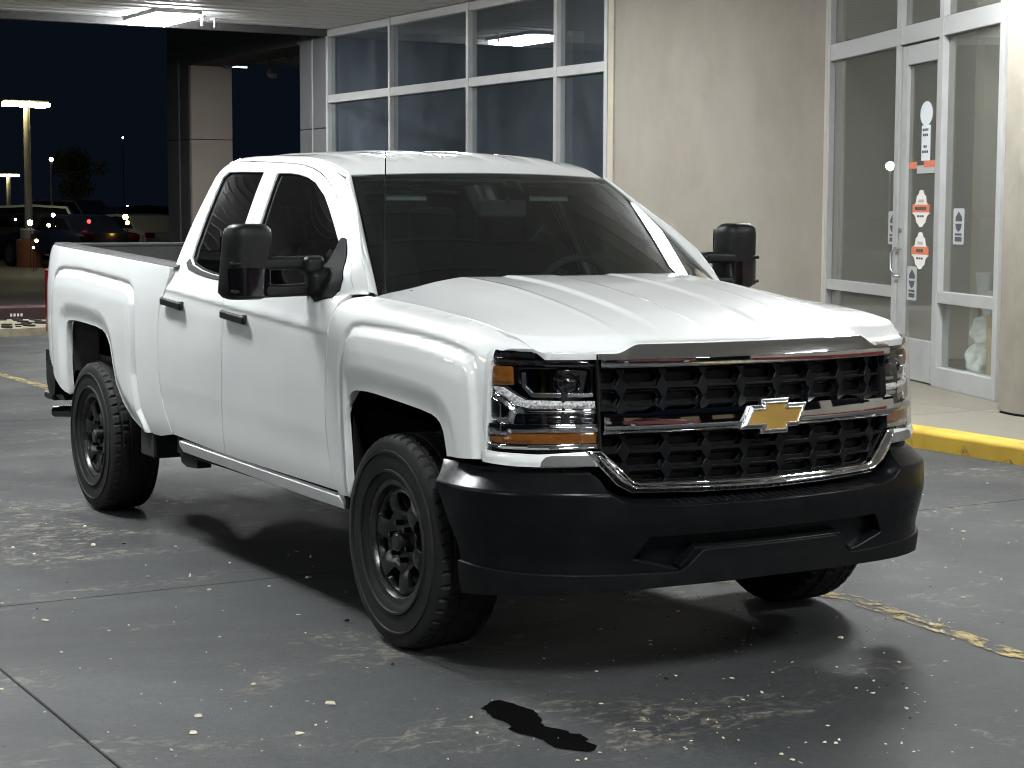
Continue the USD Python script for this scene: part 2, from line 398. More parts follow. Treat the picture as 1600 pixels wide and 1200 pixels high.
# ground
mat('asphalt', {'g': ('geometry', {}),
    'n1': ('noise_texture', {'scale': .42, 'detail': 6.0, 'roughness': .6, 'distortion': .4}),
    'r1': ('rgb_ramp', {'ramp': [(.30, (.023, .0248, .0262)), (.48, (.036, .0385, .0402)), (.66, (.055, .0585, .060))]}),
    'mp': ('mapping', {'scale': (1.0, .62, 1.0), 'rotation': (0, 0, .35)}),
    'n2': ('noise_texture', {'scale': 1.25, 'detail': 9.0, 'roughness': .72, 'distortion': .8}),
    'k2': ('map_range', {'from_min': .51, 'from_max': .585, 'to_min': 0.0, 'to_max': 1.0, 'clamp': True}),
    'n3': ('noise_texture', {'scale': 15.0, 'detail': 8.0, 'roughness': .75, 'distortion': 1.2}),
    'k3': ('map_range', {'from_min': .50, 'from_max': .62, 'to_min': 0.0, 'to_max': 1.0, 'clamp': True}),
    'mu': ('math', {'math_type': 'multiply'}),
    'ml': ('math', {'math_type': 'multiply', 'value2': .90}),
    'mx': ('mix_color', {'blend_type': 'mix', 'b': (.175, .163, .132)}),
    'n4': ('noise_texture', {'scale': 38.0, 'detail': 5.0, 'roughness': .7}),
    'r4': ('rgb_ramp', {'ramp': [(.28, (.72, .72, .73)), (.5, (1, 1, 1)), (.74, (1.32, 1.31, 1.27))]}),
    'mm': ('mix_color', {'blend_type': 'multiply', 'fac': 1.0, 'use_clamp': False}),
    'n5': ('noise_texture', {'scale': 210.0, 'detail': 3.0, 'roughness': .6}),
    'ad': ('math', {'math_type': 'add'}),
    'b': ('bump', {'strength': .40, 'distance': .006}),
    'rr': ('map_range', {'from_min': .3, 'from_max': .7, 'to_min': .66, 'to_max': .44, 'clamp': True}),
    'p': ('principled_bsdf', {'specular_ior_level': .30})},
    [('g.position', 'n1.vector'), ('n1.fac', 'r1.fac'), ('g.position', 'mp.vector'), ('mp.vector', 'n2.vector'), ('n2.fac', 'k2.value'),
     ('mp.vector', 'n3.vector'), ('n3.fac', 'k3.value'), ('k2.result', 'mu.value1'), ('k3.result', 'mu.value2'), ('mu.value', 'ml.value1'), ('ml.value', 'mx.fac'),
     ('r1.color', 'mx.a'), ('g.position', 'n4.vector'), ('n4.fac', 'r4.fac'), ('mx.result', 'mm.a'), ('r4.color', 'mm.b'), ('mm.result', 'p.base_color'),
     ('g.position', 'n5.vector'), ('n5.fac', 'ad.value1'), ('n3.fac', 'ad.value2'), ('ad.value', 'b.height'), ('b.normal', 'p.normal'),
     ('n1.fac', 'rr.value'), ('rr.result', 'p.roughness')])
mottled('lot_asphalt', (.035, .036, .036), (.055, .055, .053), .3, (.6, .8), .3, 40, bdist=.01)
mottled('sidewalk_concrete', (.125, .113, .090), (.170, .156, .125), 1.3, (.75, .9), .25, 120, detail=8, bdist=.004)
mat('kerb_yellow', {'g': ('geometry', {}), 'n': ('noise_texture', {'scale': 5.5, 'detail': 8.0, 'roughness': .72, 'distortion': .6}),
    'k': ('map_range', {'from_min': .585, 'from_max': .64, 'to_min': 0.0, 'to_max': 1.0, 'clamp': True}),
    'n2': ('noise_texture', {'scale': 2.5, 'detail': 6.0}), 'r': ('rgb_ramp', {'ramp': [(.3, (.40, .25, .018)), (.7, (.58, .39, .04))]}),
    'm': ('mix_color', {'blend_type': 'mix', 'b': (.17, .125, .045)}), 'b': ('bump', {'strength': .3, 'distance': .004}), 'p': ('principled_bsdf', {'roughness': .6})},
    [('g.position', 'n.vector'), ('n.fac', 'k.value'), ('g.position', 'n2.vector'), ('n2.fac', 'r.fac'), ('r.color', 'm.a'), ('k.result', 'm.fac'), ('m.result', 'p.base_color'), ('n.fac', 'b.height'), ('b.normal', 'p.normal')])
mottled('kerb_red', (.016, .0025, .003), (.028, .0045, .005), 3, (.6, .8))
mottled('line_white', (.5, .5, .48), (.62, .62, .6), 12, (.6, .8))
mat('line_yellow', {'g': ('geometry', {}), 'mp': ('mapping', {'scale': (.5, 1.0, 1.0)}), 'n': ('noise_texture', {'scale': 16.0, 'detail': 9.0, 'roughness': .75}),
    'k': ('map_range', {'from_min': .47, 'from_max': .54, 'to_min': 0.0, 'to_max': 1.0, 'clamp': True}),
    'r': ('rgb_ramp', {'ramp': [(.45, (.22, .19, .12)), (.58, (.46, .34, .10))]}), 'p': ('principled_bsdf', {'roughness': .7}), 't': ('transparent_bsdf', {}), 'm': ('mix_closure', {})},
    [('g.position', 'mp.vector'), ('mp.vector', 'n.vector'), ('n.fac', 'k.value'), ('n.fac', 'r.fac'), ('r.color', 'p.base_color'), ('k.result', 'm.fac'), ('t.BSDF', 'm.closure1'), ('p.BSDF', 'm.closure2')], surface='m.closure')
simple('oil_wet', (.004, .004, .004), .05)
simple('crumb_pale', (.60, .55, .40), .8)
simple('crumb_dark', (.02, .018, .015), .9)
mottled('island_gravel', (.20, .175, .12), (.33, .29, .21), 9, (.8, .95), .6, 40, detail=8, bdist=.02)
mottled('lamp_pole_paint', (.20, .19, .16), (.26, .25, .21), 4, (.5, .7))
mottled('pole_base_orange', (.22, .085, .035), (.28, .115, .05), 3, (.7, .9))
mottled('leaf_green', (.09, .095, .04), (.16, .15, .07), 9, (.6, .8))
mottled('bark', (.05, .04, .03), (.09, .075, .055), 9, (.8, .95))
simple('car_black', (.006, .006, .008), .3, 0, 1.0)
simple('car_silver', (.30, .31, .32), .35, .5, 1.0)
simple('car_navy', (.008, .012, .03), .3, 0, 1.0)
simple('car_red', (.09, .006, .008), .3, 0, 1.0)
simple('car_grey', (.05, .052, .055), .35, .3, 1.0)

# ------------------------------------------------------------------ ground
KY = 4.75       # kerb line
pv = setting('pavement')
put(pv, 'base_course', bx(-400, 300, -300, 400, -.5, -.009), 'lot_asphalt')
xs = [-30.0, -19.6, -14.6, -8.0, -1.44, 5.2, 12.0, 18.6, 25.2]; ys = [-20.8, -14.6, -8.5, -2.33, KY + .06]
J = .0035
for i in range(len(xs) - 1):
    for k in range(len(ys) - 1):
        if xs[i] < -20: continue
        put(pv, 'slab', bx(xs[i] + J, xs[i + 1] - J, ys[k] + J, ys[k + 1] - J, -.06, 0.0, .004), 'asphalt')
solo('lot_ground', (np.array([[-400, -300, .0], [-19.65, -300, .0], [-19.65, 400, .0], [-400, 400, .0]], float), np.array([[0, 1, 2, 3]])), 'lot_asphalt', None, None, kind='structure')
# kerb and walk along the building
sw = setting('sidewalk')
prof = [(KY, -.05), (KY, .095), (KY + .006, .113), (KY + .018, .125), (KY + .035, .13), (KY + .20, .13), (KY + .20, -.05)]
kx = [-19.5, -16.4, -13.3, -10.2, -7.1, -4.0, -0.9, 2.2, 5.3, 8.4, 11.5, 14.6]
for a, b in zip(kx[:-1], kx[1:]):
    rows = []
    for x in np.linspace(a + .004, b - .004, 24):
        w = .006 * (meshkit.fbm(np.array([[x * 3, 0, 0]]), 3, 5)[0] - .5)
        rows.append([(x, y + w * 1.2, z + (w if z > .05 else 0)) for y, z in prof])
    m = loft(rows)
    put(sw, 'kerb_stone', m, 'kerb_yellow', 30)
wx = [-19.5, -16.9, -14.3, -11.7, -9.1, -6.5, -4.15, -1.6, 1.0, 3.6, 6.2, 8.4, 11.0, 14.0]
for a, b in zip(wx[:-1], wx[1:]):
    put(sw, 'walk_slab', bx(a + .004, b - .004, KY + .206, 6.0, -.05, .127, .004), 'sidewalk_concrete')
    put(sw, 'walk_slab', bx(a + .004, b - .004, 6.006, 9.5, -.05, .127, .004), 'sidewalk_concrete')
# yellow lane stripe, worn, one piece along the drive
def strip(x0, x1, yc, w, z=.004, n=40, wob=.012):
    xs_ = np.linspace(x0, x1, n)
    rows = [[(x, yc(x) - w / 2 + wob * math.sin(x * 2.1), z), (x, yc(x) + w / 2 + wob * math.sin(x * 1.7 + 1), z)] for x in xs_]
    return loft(rows)
solo('lane_stripe', strip(-19.4, 3.0, lambda x: .86 + .012 * (x - .5) if x < 0 else 1.1 - .11 * x, .11), 'line_yellow', None, None, kind='structure')
solo('lane_stripe', strip(-1.5, 6.0, lambda x: 3.55 - .02 * x, .10), 'line_yellow', None, None, kind='structure') if False else None

# ------------------------------------------------------------------ building
ZW, ZC = .127, 4.37           # walk level, ceiling level
GY = 8.03                     # showroom glass plane
sf = thing('showroom_window', 'long white framed showroom window, two rows of dark panes behind the truck', 'window', (-16.3, GY, ZW))
mull = [-20.24, -18.08, -15.74, -13.50, -12.36]
zr = [ZW, .32, 1.02, 3.245, 4.30]
for x in mull:
    put(sf, 'mullion', bx(x - .035, x + .035, GY - .07, GY + .06, ZW, 4.365, .004), 'white_frame')
for i in range(4):
    a, b = mull[i] + .0355, mull[i + 1] - .0355
    for z0, z1 in ((ZW, .24), (1.02, 1.12), (3.245, 3.365), (4.245, 4.36)):
        put(sf, 'transom', bx(a, b, GY - .065, GY + .055, z0, z1, .004), 'white_frame')
    for z0, z1 in ((.24, 1.02), (1.12, 3.245), (3.365, 4.245)):
        put(sf, 'pane', bx(a, b, GY - .004, GY + .004, z0, z1), 'showroom_glass')
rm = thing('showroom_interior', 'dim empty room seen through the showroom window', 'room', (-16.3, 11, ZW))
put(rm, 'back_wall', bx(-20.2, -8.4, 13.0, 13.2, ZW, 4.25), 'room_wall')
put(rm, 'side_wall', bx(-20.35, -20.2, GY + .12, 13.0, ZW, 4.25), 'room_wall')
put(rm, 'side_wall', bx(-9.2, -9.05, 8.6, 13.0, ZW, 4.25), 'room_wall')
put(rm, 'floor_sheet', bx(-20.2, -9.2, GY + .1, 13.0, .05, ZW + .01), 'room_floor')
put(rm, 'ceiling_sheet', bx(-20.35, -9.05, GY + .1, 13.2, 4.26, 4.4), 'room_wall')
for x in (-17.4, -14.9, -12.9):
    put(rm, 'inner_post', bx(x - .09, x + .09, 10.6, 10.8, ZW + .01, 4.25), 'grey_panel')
# plaster wall between window and entrance
wall = thing('plaster_wall', 'plain beige plaster wall between the showroom window and the glass entrance', 'wall', (-10.3, 8.0, ZW))
put(wall, 'wall_face', bx(-12.29, -8.36, 8.0, 8.3, ZW - .05, 4.365), 'stucco')
put(wall, 'corner_trim', bx(-12.325, -12.21, 7.975, 8.02, ZW, 4.29, .003), 'cream_trim')
put(wall, 'end_trim', bx(-8.40, -8.355, 7.985, 8.25, ZW, 4.29, .003), 'cream_trim')
# grey panelled pier left of the window
pier = thing('panelled_pier', 'grey metal panelled pier with white joint strip left of the showroom window', 'pier', (-20.8, 8.1, ZW))
for x0, x1 in ((-21.33, -20.86), (-20.82, -20.28)):
    for z0, z1 in ((ZW, 2.865), (2.877, 4.62)):
        put(pier, 'panel', bx(x0, x1, 7.99, 8.3, z0, z1, .004), 'grey_panel')
put(pier, 'joint_strip', bx(-20.858, -20.822, 7.985, 8.1, ZW, 4.62), 'white_frame')
put(pier, 'core', bx(-21.3, -20.3, 8.02, 8.6, ZW, 4.62), 'gap_black')
# far column and beams beyond the canopy
col = thing('canopy_column', 'taupe panelled column at the far end of the canopy walkway', 'column', (-26.8, 8.35, 0))
for z0, z1 in ((0, 2.868), (2.880, 4.36)):
    put(col, 'front_panel', bx(-26.25, -26.16, 7.96, 8.75, z0, z1, .004), 'taupe_panel')
    put(col, 'side_panel', bx(-26.72, -26.26, 7.94, 8.7, z0, z1, .004), 'dark_beam')
    put(col, 'side_panel', bx(-27.40, -26.78, 7.94, 8.7, z0, z1, .004), 'dark_beam')
put(col, 'joint_strip', bx(-26.775, -26.725, 7.93, 8.0, 0, 4.3), 'grey_panel')
bm = thing('walkway_beam', 'dark beam running from the grey pier to the far column', 'beam', (-23.8, 8.35, 4.2))
put(bm, 'beam_body', bx(-27.4, -21.34, 7.95, 8.72, 4.205, 5.6, .01), 'dark_beam')
put(bm, 'flashing', bx(-27.4, -21.34, 7.935, 7.948, 4.45, 4.50), 'fascia_paint')
ln = thing('taupe_lintel', 'taupe lintel crossing behind the walkway beam', 'beam', (-26.6, 10.6, 4.35))
put(ln, 'lintel_face', bx(-27.2, -26.2, 8.76, 13.5, 4.365, 5.6, .006), 'taupe_panel')
tb = thing('tube_lamp', 'thin white lit tube lamp under the taupe lintel', 'lamp', (-29.0, 9.9, 4.2))
put(tb, 'tube', cyl((-29, 9.2, 4.44), (-29, 10.2, 4.44), .02, 10), 'tube_white')
put(tb, 'bracket', bx(-29.03, -28.97, 9.15, 10.25, 4.47, 4.50), 'fascia_paint')
put(tb, 'hanger', bx(-29.01, -28.99, 9.69, 9.71, 4.50, 5.6), 'fascia_paint')
def flood(loc, label):
    t = thing('flood_light', label, 'lamp', loc, 'floodlights by the far column')
    x, y, z = loc
    put(t, 'arm', cyl((x, y, z + .30), (x, y, z + .08), .022, 8), 'grey_panel', 40)
    h = rbox((.20, .17, .12), .04); put(t, 'lamp_head', moved(h, (x + .06, y + .03, z + .02), ry=.5), 'grey_panel', 40)
flood((-25.95, 8.52, 4.22), 'unlit grey floodlight high on the face of the taupe column')
flood((-24.6, 9.15, 4.32), 'unlit grey floodlight below the dark beam, right of the taupe column')
flood((-25.7, 9.30, 4.05), 'lower unlit grey floodlight in the dark gap right of the taupe column')
# canopy
cp = thing('drive_canopy', 'pale grey canopy ceiling over the drive with a dark edge', 'canopy', (-6, 0, ZC))
for k in range(84):
    x0 = -20.2 + k * .40
    rows = [[(x, -4.0, ZC - h_), (x, 7.955, ZC - h_)] for x, h_ in ((x0 + .002, -.006), (x0 + .004, .0), (x0 + .15, .001), (x0 + .368, .0), (x0 + .374, .010), (x0 + .380, .014), (x0 + .386, .010), (x0 + .392, .0), (x0 + .398, -.006))]
    put(cp, 'soffit_panel', loft(rows), 'soffit_paint', 50)
put(cp, 'soffit_backing', bx(-20.2, 13.4, -4.0, 7.955, ZC + .02, ZC + .06), 'gap_black')
put(cp, 'side_fascia', bx(-20.2, 13.4, -4.1, -4.005, 4.20, 5.3), 'fascia_paint')
put(cp, 'wall_head', bx(-20.18, 14, 7.958, 8.35, ZC, ZC + .3), 'soffit_paint')
put(cp, 'fascia', bx(-20.30, -20.205, -4.1, 7.96, 4.262, 5.3, .006), 'fascia_paint')
put(cp, 'roof_deck', bx(-20.2, 13.4, -4.0, 7.95, 5.0, 5.1), 'dark_beam')
lab = {(-19.4, 5.03): 'lit white ceiling lamp at the far edge of the canopy'}
lamp_spots = [(-19.4, 5.03), (-11.5, 5.03), (-3.6, 5.03), (4.3, 5.03), (12.2, 5.03), (-19.4, -2.0), (-11.5, -2.0), (-3.6, -2.0), (4.3, -2.0), (12.2, -2.0)]
for k, (x, y) in enumerate(lamp_spots):
    t = thing('canopy_lamp', lab.get((x, y), f'lit ceiling lamp over the drive, out of the picture'), 'lamp', (x, y, ZC), None if k == 0 else 'canopy lamps out of the picture')
    body = rbox((1.44, .68, .10), .02); put(t, 'housing', moved(body, (x, y, ZC - .005)), 'white_frame', 40)
    lens = rbox((1.38, .62, .11), .053, 3); put(t, 'lens', moved(lens, (x, y, ZC - .066)), 'lamp_lens', 40)
for (x, y, L) in ((-19.3, 5.59, .15), (-19.6, 5.90, .13)):
    t = thing('sprinkler_pipe', 'short white pipe hanging from the ceiling beside the lit lamp' if L > .13 else 'thinner white pipe hanging right of its neighbour near the lit lamp', 'pipe', (x, y, ZC))
    put(t, 'drop', cyl((x, y, ZC - .001), (x, y, ZC - L), .022 if L > .13 else .016, 10), 'white_frame', 40)
    put(t, 'plate', cyl((x, y, ZC - .001), (x, y, ZC - .018), .055, 14), 'white_frame', 40)

# glass entrance, turned 20 degrees
E0 = np.array([-8.35, 8.05]); ED = np.array([math.cos(math.radians(-20.2)), math.sin(math.radians(-20.2))]); EN = np.array([ED[1], -ED[0]])
if EN[1] > 0: EN = -EN
def ent(m):
    """a mesh drawn with x along the entrance, y outward (towards the drive) and z up, put in place"""
    m = m.copy(); v = m.vertices
    m.vertices = np.stack([E0[0] + v[:, 0] * ED[0] + v[:, 1] * EN[0], E0[1] + v[:, 0] * ED[1] + v[:, 1] * EN[1], v[:, 2]], 1)
    m.invert(); return m
en = thing('glass_entrance', 'white framed glass entrance screen with side panes around the door', 'entrance', (*(E0 + ED * 2), ZW))
S0_, S1_, S2_, S3_ = .0, 1.85, 2.80, 4.03       # mullion stations along the screen
def epart(parent, name, m, material, **k): return put(parent, name, ent(m), material, **k)
for s in (S0_ + .03, S1_, S2_ + .01, S3_ - .03):
    epart(en, 'mullion', bx(s - .042, s + .042, -.06, .06, ZW, 4.36, .004), 'white_frame')
cells = ((S0_ + .073, S1_ - .043), (S2_ + .053, S3_ - .073))
for a, b in cells:
    for z0, z1 in ((ZW, .30), (.845, .945), (3.09, 3.25), (4.25, 4.355)):
        epart(en, 'transom', bx(a, b, -.055, .055, z0, z1, .004), 'white_frame')
    for z0, z1 in ((.30, .845), (.945, 3.09), (3.25, 4.25)):
        epart(en, 'pane', bx(a, b, -.004, .004, z0, z1), 'entrance_glass' if (z0 < .4 and a > 2) else 'entrance_film')
a, b = S1_ + .043, S2_ - .033
epart(en, 'transom', bx(a, b, -.055, .055, 3.09, 3.25, .004), 'white_frame'); epart(en, 'transom', bx(a, b, -.055, .055, 4.25, 4.355, .004), 'white_frame')
epart(en, 'pane', bx(a, b, -.004, .004, 3.25, 4.25), 'entrance_film')
dr = thing('entrance_door', 'narrow white framed glass door with pull handle, papers and stickers on it', 'door', (*(E0 + ED * 2.33), ZW))
za, zb = ZW + .012, 3.075
epart(dr, 'stile', bx(a + .006, a + .135, -.03, .035, za, zb, .004), 'white_frame'); epart(dr, 'stile', bx(b - .085, b - .006, -.03, .035, za, zb, .004), 'white_frame')
epart(dr, 'top_rail', bx(a + .1355, b - .0855, -.03, .034, zb - .17, zb, .004), 'white_frame')
epart(dr, 'kick_rail', bx(a + .1355, b - .0855, -.03, .034, za, .50, .004), 'white_frame')
epart(dr, 'door_glass', bx(a + .1355, b - .0855, -.004, .004, .50, zb - .17), 'entrance_film')
hx = a + .0
epart(dr, 'pull_handle', tube([(hx + .05, .036, 1.29), (hx + .05, .085, 1.29), (hx - .0, .10, 1.24), (hx - .0, .10, 1.10), (hx + .05, .085, 1.04), (hx + .05, .036, 1.04)], .013, 10), 'steel', smooth=60)
epart(dr, 'lock', cyl((hx + .05, .03, 1.45), (hx + .05, .05, 1.45), .022, 14), 'steel', smooth=40)
for z in (.55, 1.62, 2.72):
    epart(dr, 'hinge', bx(b - .018, b + .004, .036, .052, z - .07, z + .07, .003), 'steel')
def notice(name, label, pieces, catg):
    """pieces: (part name, shapely polygon in (along, up), material, layer)"""
    t = thing(name, label, catg, (*(E0 + ED * 2.3), 1.5))
    for nm, poly, m_, lay in pieces:
        for g in getattr(poly, 'geoms', [poly]):
            ex = trimesh.creation.extrude_polygon(g, .0012, engine='earcut')
            v = ex.vertices.copy(); ex.vertices = np.stack([v[:, 0], .0065 + lay * .0016 + v[:, 2], v[:, 1]], 1); ex.invert()
            epart(t, nm, ex, m_)
gx0 = a + .1355; gm = (a + b) / 2 + .01
def dashes(cx, z, w, n, hgt=.02, gap=.25):
    return MultiPolygon([sbox(cx - w / 2 + i * w / n, z, cx - w / 2 + (i + 1 - gap) * w / n, z + hgt) for i in range(n)])
pp = [('sheet', affinity.scale(Point(2.405, 2.465).buffer(1, 32), .135, .105), 'paper', 0), ('sheet', sbox(2.31, 2.06, 2.505, 2.365), 'paper', 0)]
for z, w, n in ((2.315, .13, 4), (2.27, .12, 3), (2.17, .08, 2), (2.125, .14, 4)): pp.append(('print', dashes(2.40, z, w, n, .022), 'ink', 1))
notice('paper_notice', 'pale paper notice with an oval top taped high on the glass door', pp, 'notice')
notice('tape_strip', 'orange and pale tape strip below the paper notice', [('strip', sbox(2.045, 1.995, 2.22, 2.055), 'sticker_orange', 0), ('strip', sbox(2.225, 1.95, 2.62, 2.02), 'sticker_grey', 1), ('strip', sbox(2.38, 2.0, 2.66, 2.058), 'sticker_orange', 2)], 'tape')
def badge(z, label, ink):
    half = [(.0, .26), (.035, .25), (.05, .20), (.085, .17), (.10, .08), (.13, .055), (.145, .0), (.13, -.05), (.165, -.062), (.125, -.085), (.10, -.12), (.085, -.19), (.05, -.215), (.03, -.25), (0, -.255)]
    gm = 2.335; k1, k2 = 1.22, .63
    poly = Polygon([(gm + x * k1, z + y * k2) for x, y in half] + [(gm - x * k1, z + y * k2) for x, y in half[::-1]]).buffer(0)
    notice('badge_sticker', label, [('backing', poly, 'paper_pale', 0), ('band', sbox(gm - .19, z - .032, gm + .19, z + .036), 'sticker_orange', 1),
           ('print', dashes(gm, z - .012, .26 if ink else .16, 5 if ink else 3, .028, .15), 'ink', 2), ('print', dashes(gm, z - .075, .16, 3, .018), 'ink', 1), ('print', sbox(gm - .06, z + .055, gm + .06, z + .08), 'sticker_grey', 1)], 'sticker')
badge(1.644, 'upper white sticker with orange band on the door glass', True)
badge(1.276, 'lower white sticker with orange band on the door glass', False)
def pads(x, z, label):
    w, h = .22, .30
    sc = lambda g: affinity.scale(g, 1.5, .76, origin=(x, z))
    notice('safety_sticker', label, [('backing', smoothpoly([(x - w / 2, z - h / 2), (x + w / 2, z - h / 2), (x + w / 2, z + h / 2), (x - w / 2, z + h / 2)], .02), 'sticker_grey', 0),
        ('icon', sc(Polygon([(x - .04, z + .055), (x + .045, z + .055), (x + .045, z + .10), (x, z + .165), (x - .04, z + .10)])), 'ink', 1),
        ('icon', sc(Polygon([(x - .045, z + .03), (x + .045, z + .03), (x + .03, z - .03), (x, z - .06), (x - .03, z - .03)])), 'ink', 1),
        ('icon', sc(sbox(x - .045, z - .10, x + .045, z - .075)), 'ink', 1), ('icon', sc(sbox(x - .045, z - .165, x + .045, z - .115)), 'ink', 1)], 'sticker')
pads(S1_ - .165, 1.47, 'grey safety sticker on the glass left of the door')
pads(2.165, .985, 'grey safety sticker low on the door glass')
pads(3.145, 1.497, 'grey safety sticker on the glass right of the door')
# lobby behind the glass
lb = thing('lobby_interior', 'shallow grey lobby seen through the entrance glass', 'room', (-6.4, 8.6, ZW))
lobby = lambda m: ent(m)
put(lb, 'back_wall', lobby(bx(.05, 4.0, -1.9, -1.8, ZW, 4.28)), 'lobby_wall')
put(lb, 'side_wall', lobby(bx(.0, .08, -1.8, -.1, ZW, 4.28)), 'lobby_wall')
put(lb, 'side_wall', lobby(bx(4.0, 4.08, -1.8, -.1, ZW, 4.28)), 'lobby_wall')
put(lb, 'floor_sheet', lobby(bx(.05, 4.0, -1.8, -.07, .06, ZW + .004)), 'sidewalk_concrete')
put(lb, 'ceiling_sheet', lobby(bx(.05, 4.0, -1.8, -.07, 4.285, 4.36)), 'lobby_wall')
put(lb, 'inner_post', lobby(bx(2.98, 3.16, -.36, -.18, ZW + .004, 4.28)), 'cream_trim')
def blob(c, r, seed, amp=.35, sub=4, sq=(1, 1, 1)):
    m = trimesh.creation.icosphere(sub, 1.0); n = meshkit.fbm(m.vertices * 2.2 + seed, 4, seed)
    m.vertices = m.vertices * (1 + amp * (n[:, None] - .5) * 2) * np.array(r) * np.array(sq) + c; return m
def knot(c, r, seed):
    b = blob(c, r, seed, .30); k = blob((c[0], c[1], c[2] + r[2] * 1.05), (r[0] * .3, r[1] * .3, r[2] * .35), seed + 3, .5, 3); return b, k
for i, (x, z, r, lb_) in enumerate(((3.20, .36, (.23, .15, .20), 'stuffed white plastic bag at the bottom of the pile behind the glass'), (3.27, .62, (.20, .14, .16), 'tied white plastic bag in the middle of the pile behind the glass'), (3.40, .84, (.19, .12, .13), 'slumped white plastic bag on top of the pile behind the glass'))):
    t = thing('plastic_bag', lb_, 'bag', (-4.9, 6.9, ZW))
    b_, k_ = knot((x, -.24, z), r, 11 + i); epart(t, 'sack', b_, 'plastic_bag', smooth=True); epart(t, 'knot', k_, 'plastic_bag', smooth=True)
t = thing('cardboard_box', 'narrow tan cardboard box standing right of the plastic bags', 'box', (-4.8, 6.8, ZW))
epart(t, 'carton', bx(3.52, 3.64, -.32, -.10, ZW + .01, .70, .004), 'cardboard'); epart(t, 'flap', bx(3.52, 3.64, -.098, -.094, .50, .78), 'cardboard')
t = thing('white_bucket', 'small white tub on the sill behind the right entrance pane', 'tub', (-5.0, 7.0, .95))
epart(t, 'tub_body', cyl((3.22, -.2, .93), (3.22, -.2, 1.10), .055, 20, .07), 'paper', smooth=40); epart(t, 'tub_rim', cyl((3.22, -.2, 1.10), (3.22, -.2, 1.115), .075, 20), 'paper', smooth=40)
epart(t, 'shelf', bx(3.05, 3.95, -.30, -.10, .90, .93), 'lobby_wall')
# entrance pillar
pl = thing('entrance_pillar', 'beige plaster pillar right of the glass entrance', 'pillar', (-3.7, 6.3, ZW))
poly = Polygon([(-4.58, 6.74), (-3.97, 6.03), (-3.756, 5.966), (1.5, 5.99), (1.5, 8.6), (-4.2, 8.6)])
put(pl, 'pillar_body', extrude(poly, 4.30 - ZW - .02, ZW + .02), 'pillar_stucco')
wg = thing('building_wing', 'beige plaster wing of the building, out of the picture on the right', 'wall', (7.5, 8.7, ZW))
put(wg, 'wing_wall', bx(1.505, 14, 8.62, 8.9, ZW - .05, 4.36), 'stucco')
for x in (3.2, 6.2, 9.2, 12.0): put(wg, 'dark_window', bx(x - .9, x + .9, 8.60, 8.617, 1.1, 3.2), 'gloss_black')
rw = thing('red_planter_wall', 'low red planter wall along the wing, out of the picture on the right', 'wall', (8, 7.8, ZW))
put(rw, 'planter_body', bx(3.5, 12.5, 7.7, 7.95, ZW, .56, .02), 'car_red')
put(pl, 'base_gap', extrude(poly.buffer(-.015), .03, ZW - .005), 'gap_black')
# ------------------------------------------------------------------ the truck: surfaces of its body
def sm(a, b, x):
    t = np.clip((np.asarray(x, float) - a) / (b - a), 0, 1); return t * t * (3 - 2 * t)
def pchip(pts):
    p = np.array(pts, float); f = PchipInterpolator(p[:, 0], p[:, 1], extrapolate=False)
    return lambda x: f(np.clip(np.asarray(x, float), p[0, 0], p[-1, 0]))
def curve(pts):
    pts = np.array(pts, float); d = np.r_[0, np.cumsum(np.linalg.norm(np.diff(pts, axis=0), axis=1))]
    cx = CubicSpline(d, pts[:, 0], bc_type=((1, 0.), 'not-a-knot')); cy = CubicSpline(d, pts[:, 1])
    return (lambda u: (cx(np.abs(u)), np.sign(u) * cy(np.abs(u)))), d[-1]

_cab = pchip([(.40, .905), (.46, .94), (.51, .962), (.60, .977), (.70, .984), (.78, .990), (.98, .996), (1.12, .993), (1.19, .986), (1.26, .968), (1.33, .940), (1.45, .888), (1.60, .822), (1.75, .750), (1.80, .722), (1.84, .685), (1.866, .640), (1.88, .58)])
_bed = pchip([(.40, .905), (.46, .94), (.51, .962), (.60, .978), (.78, .989), (.98, .994), (1.12, .992), (1.22, .985), (1.32, .972), (1.40, .955), (1.425, .945), (1.44, .925)])
_fg = pchip([(-.03, .155), (0, .135), (.008, .105), (.022, .068), (.045, .040), (.08, .018), (.13, .005), (.2, 0), (.3, 0)])
_ft = pchip([(-.6, 0), (.0, 0), (.25, .006), (.42, .018), (.55, .036), (.62, .055), (.68, .085), (.73, .13), (.765, .20), (.80, .26)])
_rt = pchip([(-4.75, .20), (-4.62, .10), (-4.56, .055), (-4.48, .025), (-4.38, .010), (-4.2, .0)])
_drop = pchip([(-2.46, .045), (-2.40, .022), (-2.3, .008), (-2.0, 0), (-1.7, .003), (-1.45, .016), (-1.25, .045), (-1.08, .095), (-.985, .125), (-.9, .155), (-.7, .21), (-.45, .25)])
# hood
_he = pchip([(-.50, 1.292), (-.1, 1.277), (.2, 1.258), (.45, 1.236), (.60, 1.213), (.70, 1.190), (.80, 1.155)])
_hc = pchip([(-.50, 1.370), (-.33, 1.364), (0, 1.343), (.3, 1.305), (.55, 1.262), (.72, 1.222), (.80, 1.198), (.84, 1.184), (.88, 1.172)])
_hs = pchip([(0, 1.0), (.3, 1.0), (.46, .99), (.505, .97), (.53, .93), (.60, .74), (.69, .44), (.79, .15), (.855, 0), (.95, -.12)])
def hood_z(x, y):
    a = np.abs(y); e, c = _he(x), _hc(x)
    z = e + (c - e) * _hs(a)
    fade = sm(.86, .55, x) * sm(-.42, -.2, x)
    z = z + fade * (.011 * sm(.345, .315, a) - .006 * sm(.15, .12, a) + .003 * np.exp(-((a - .50) / .014) ** 2))
    return z
def ztop(x): return hood_z(x, .856)
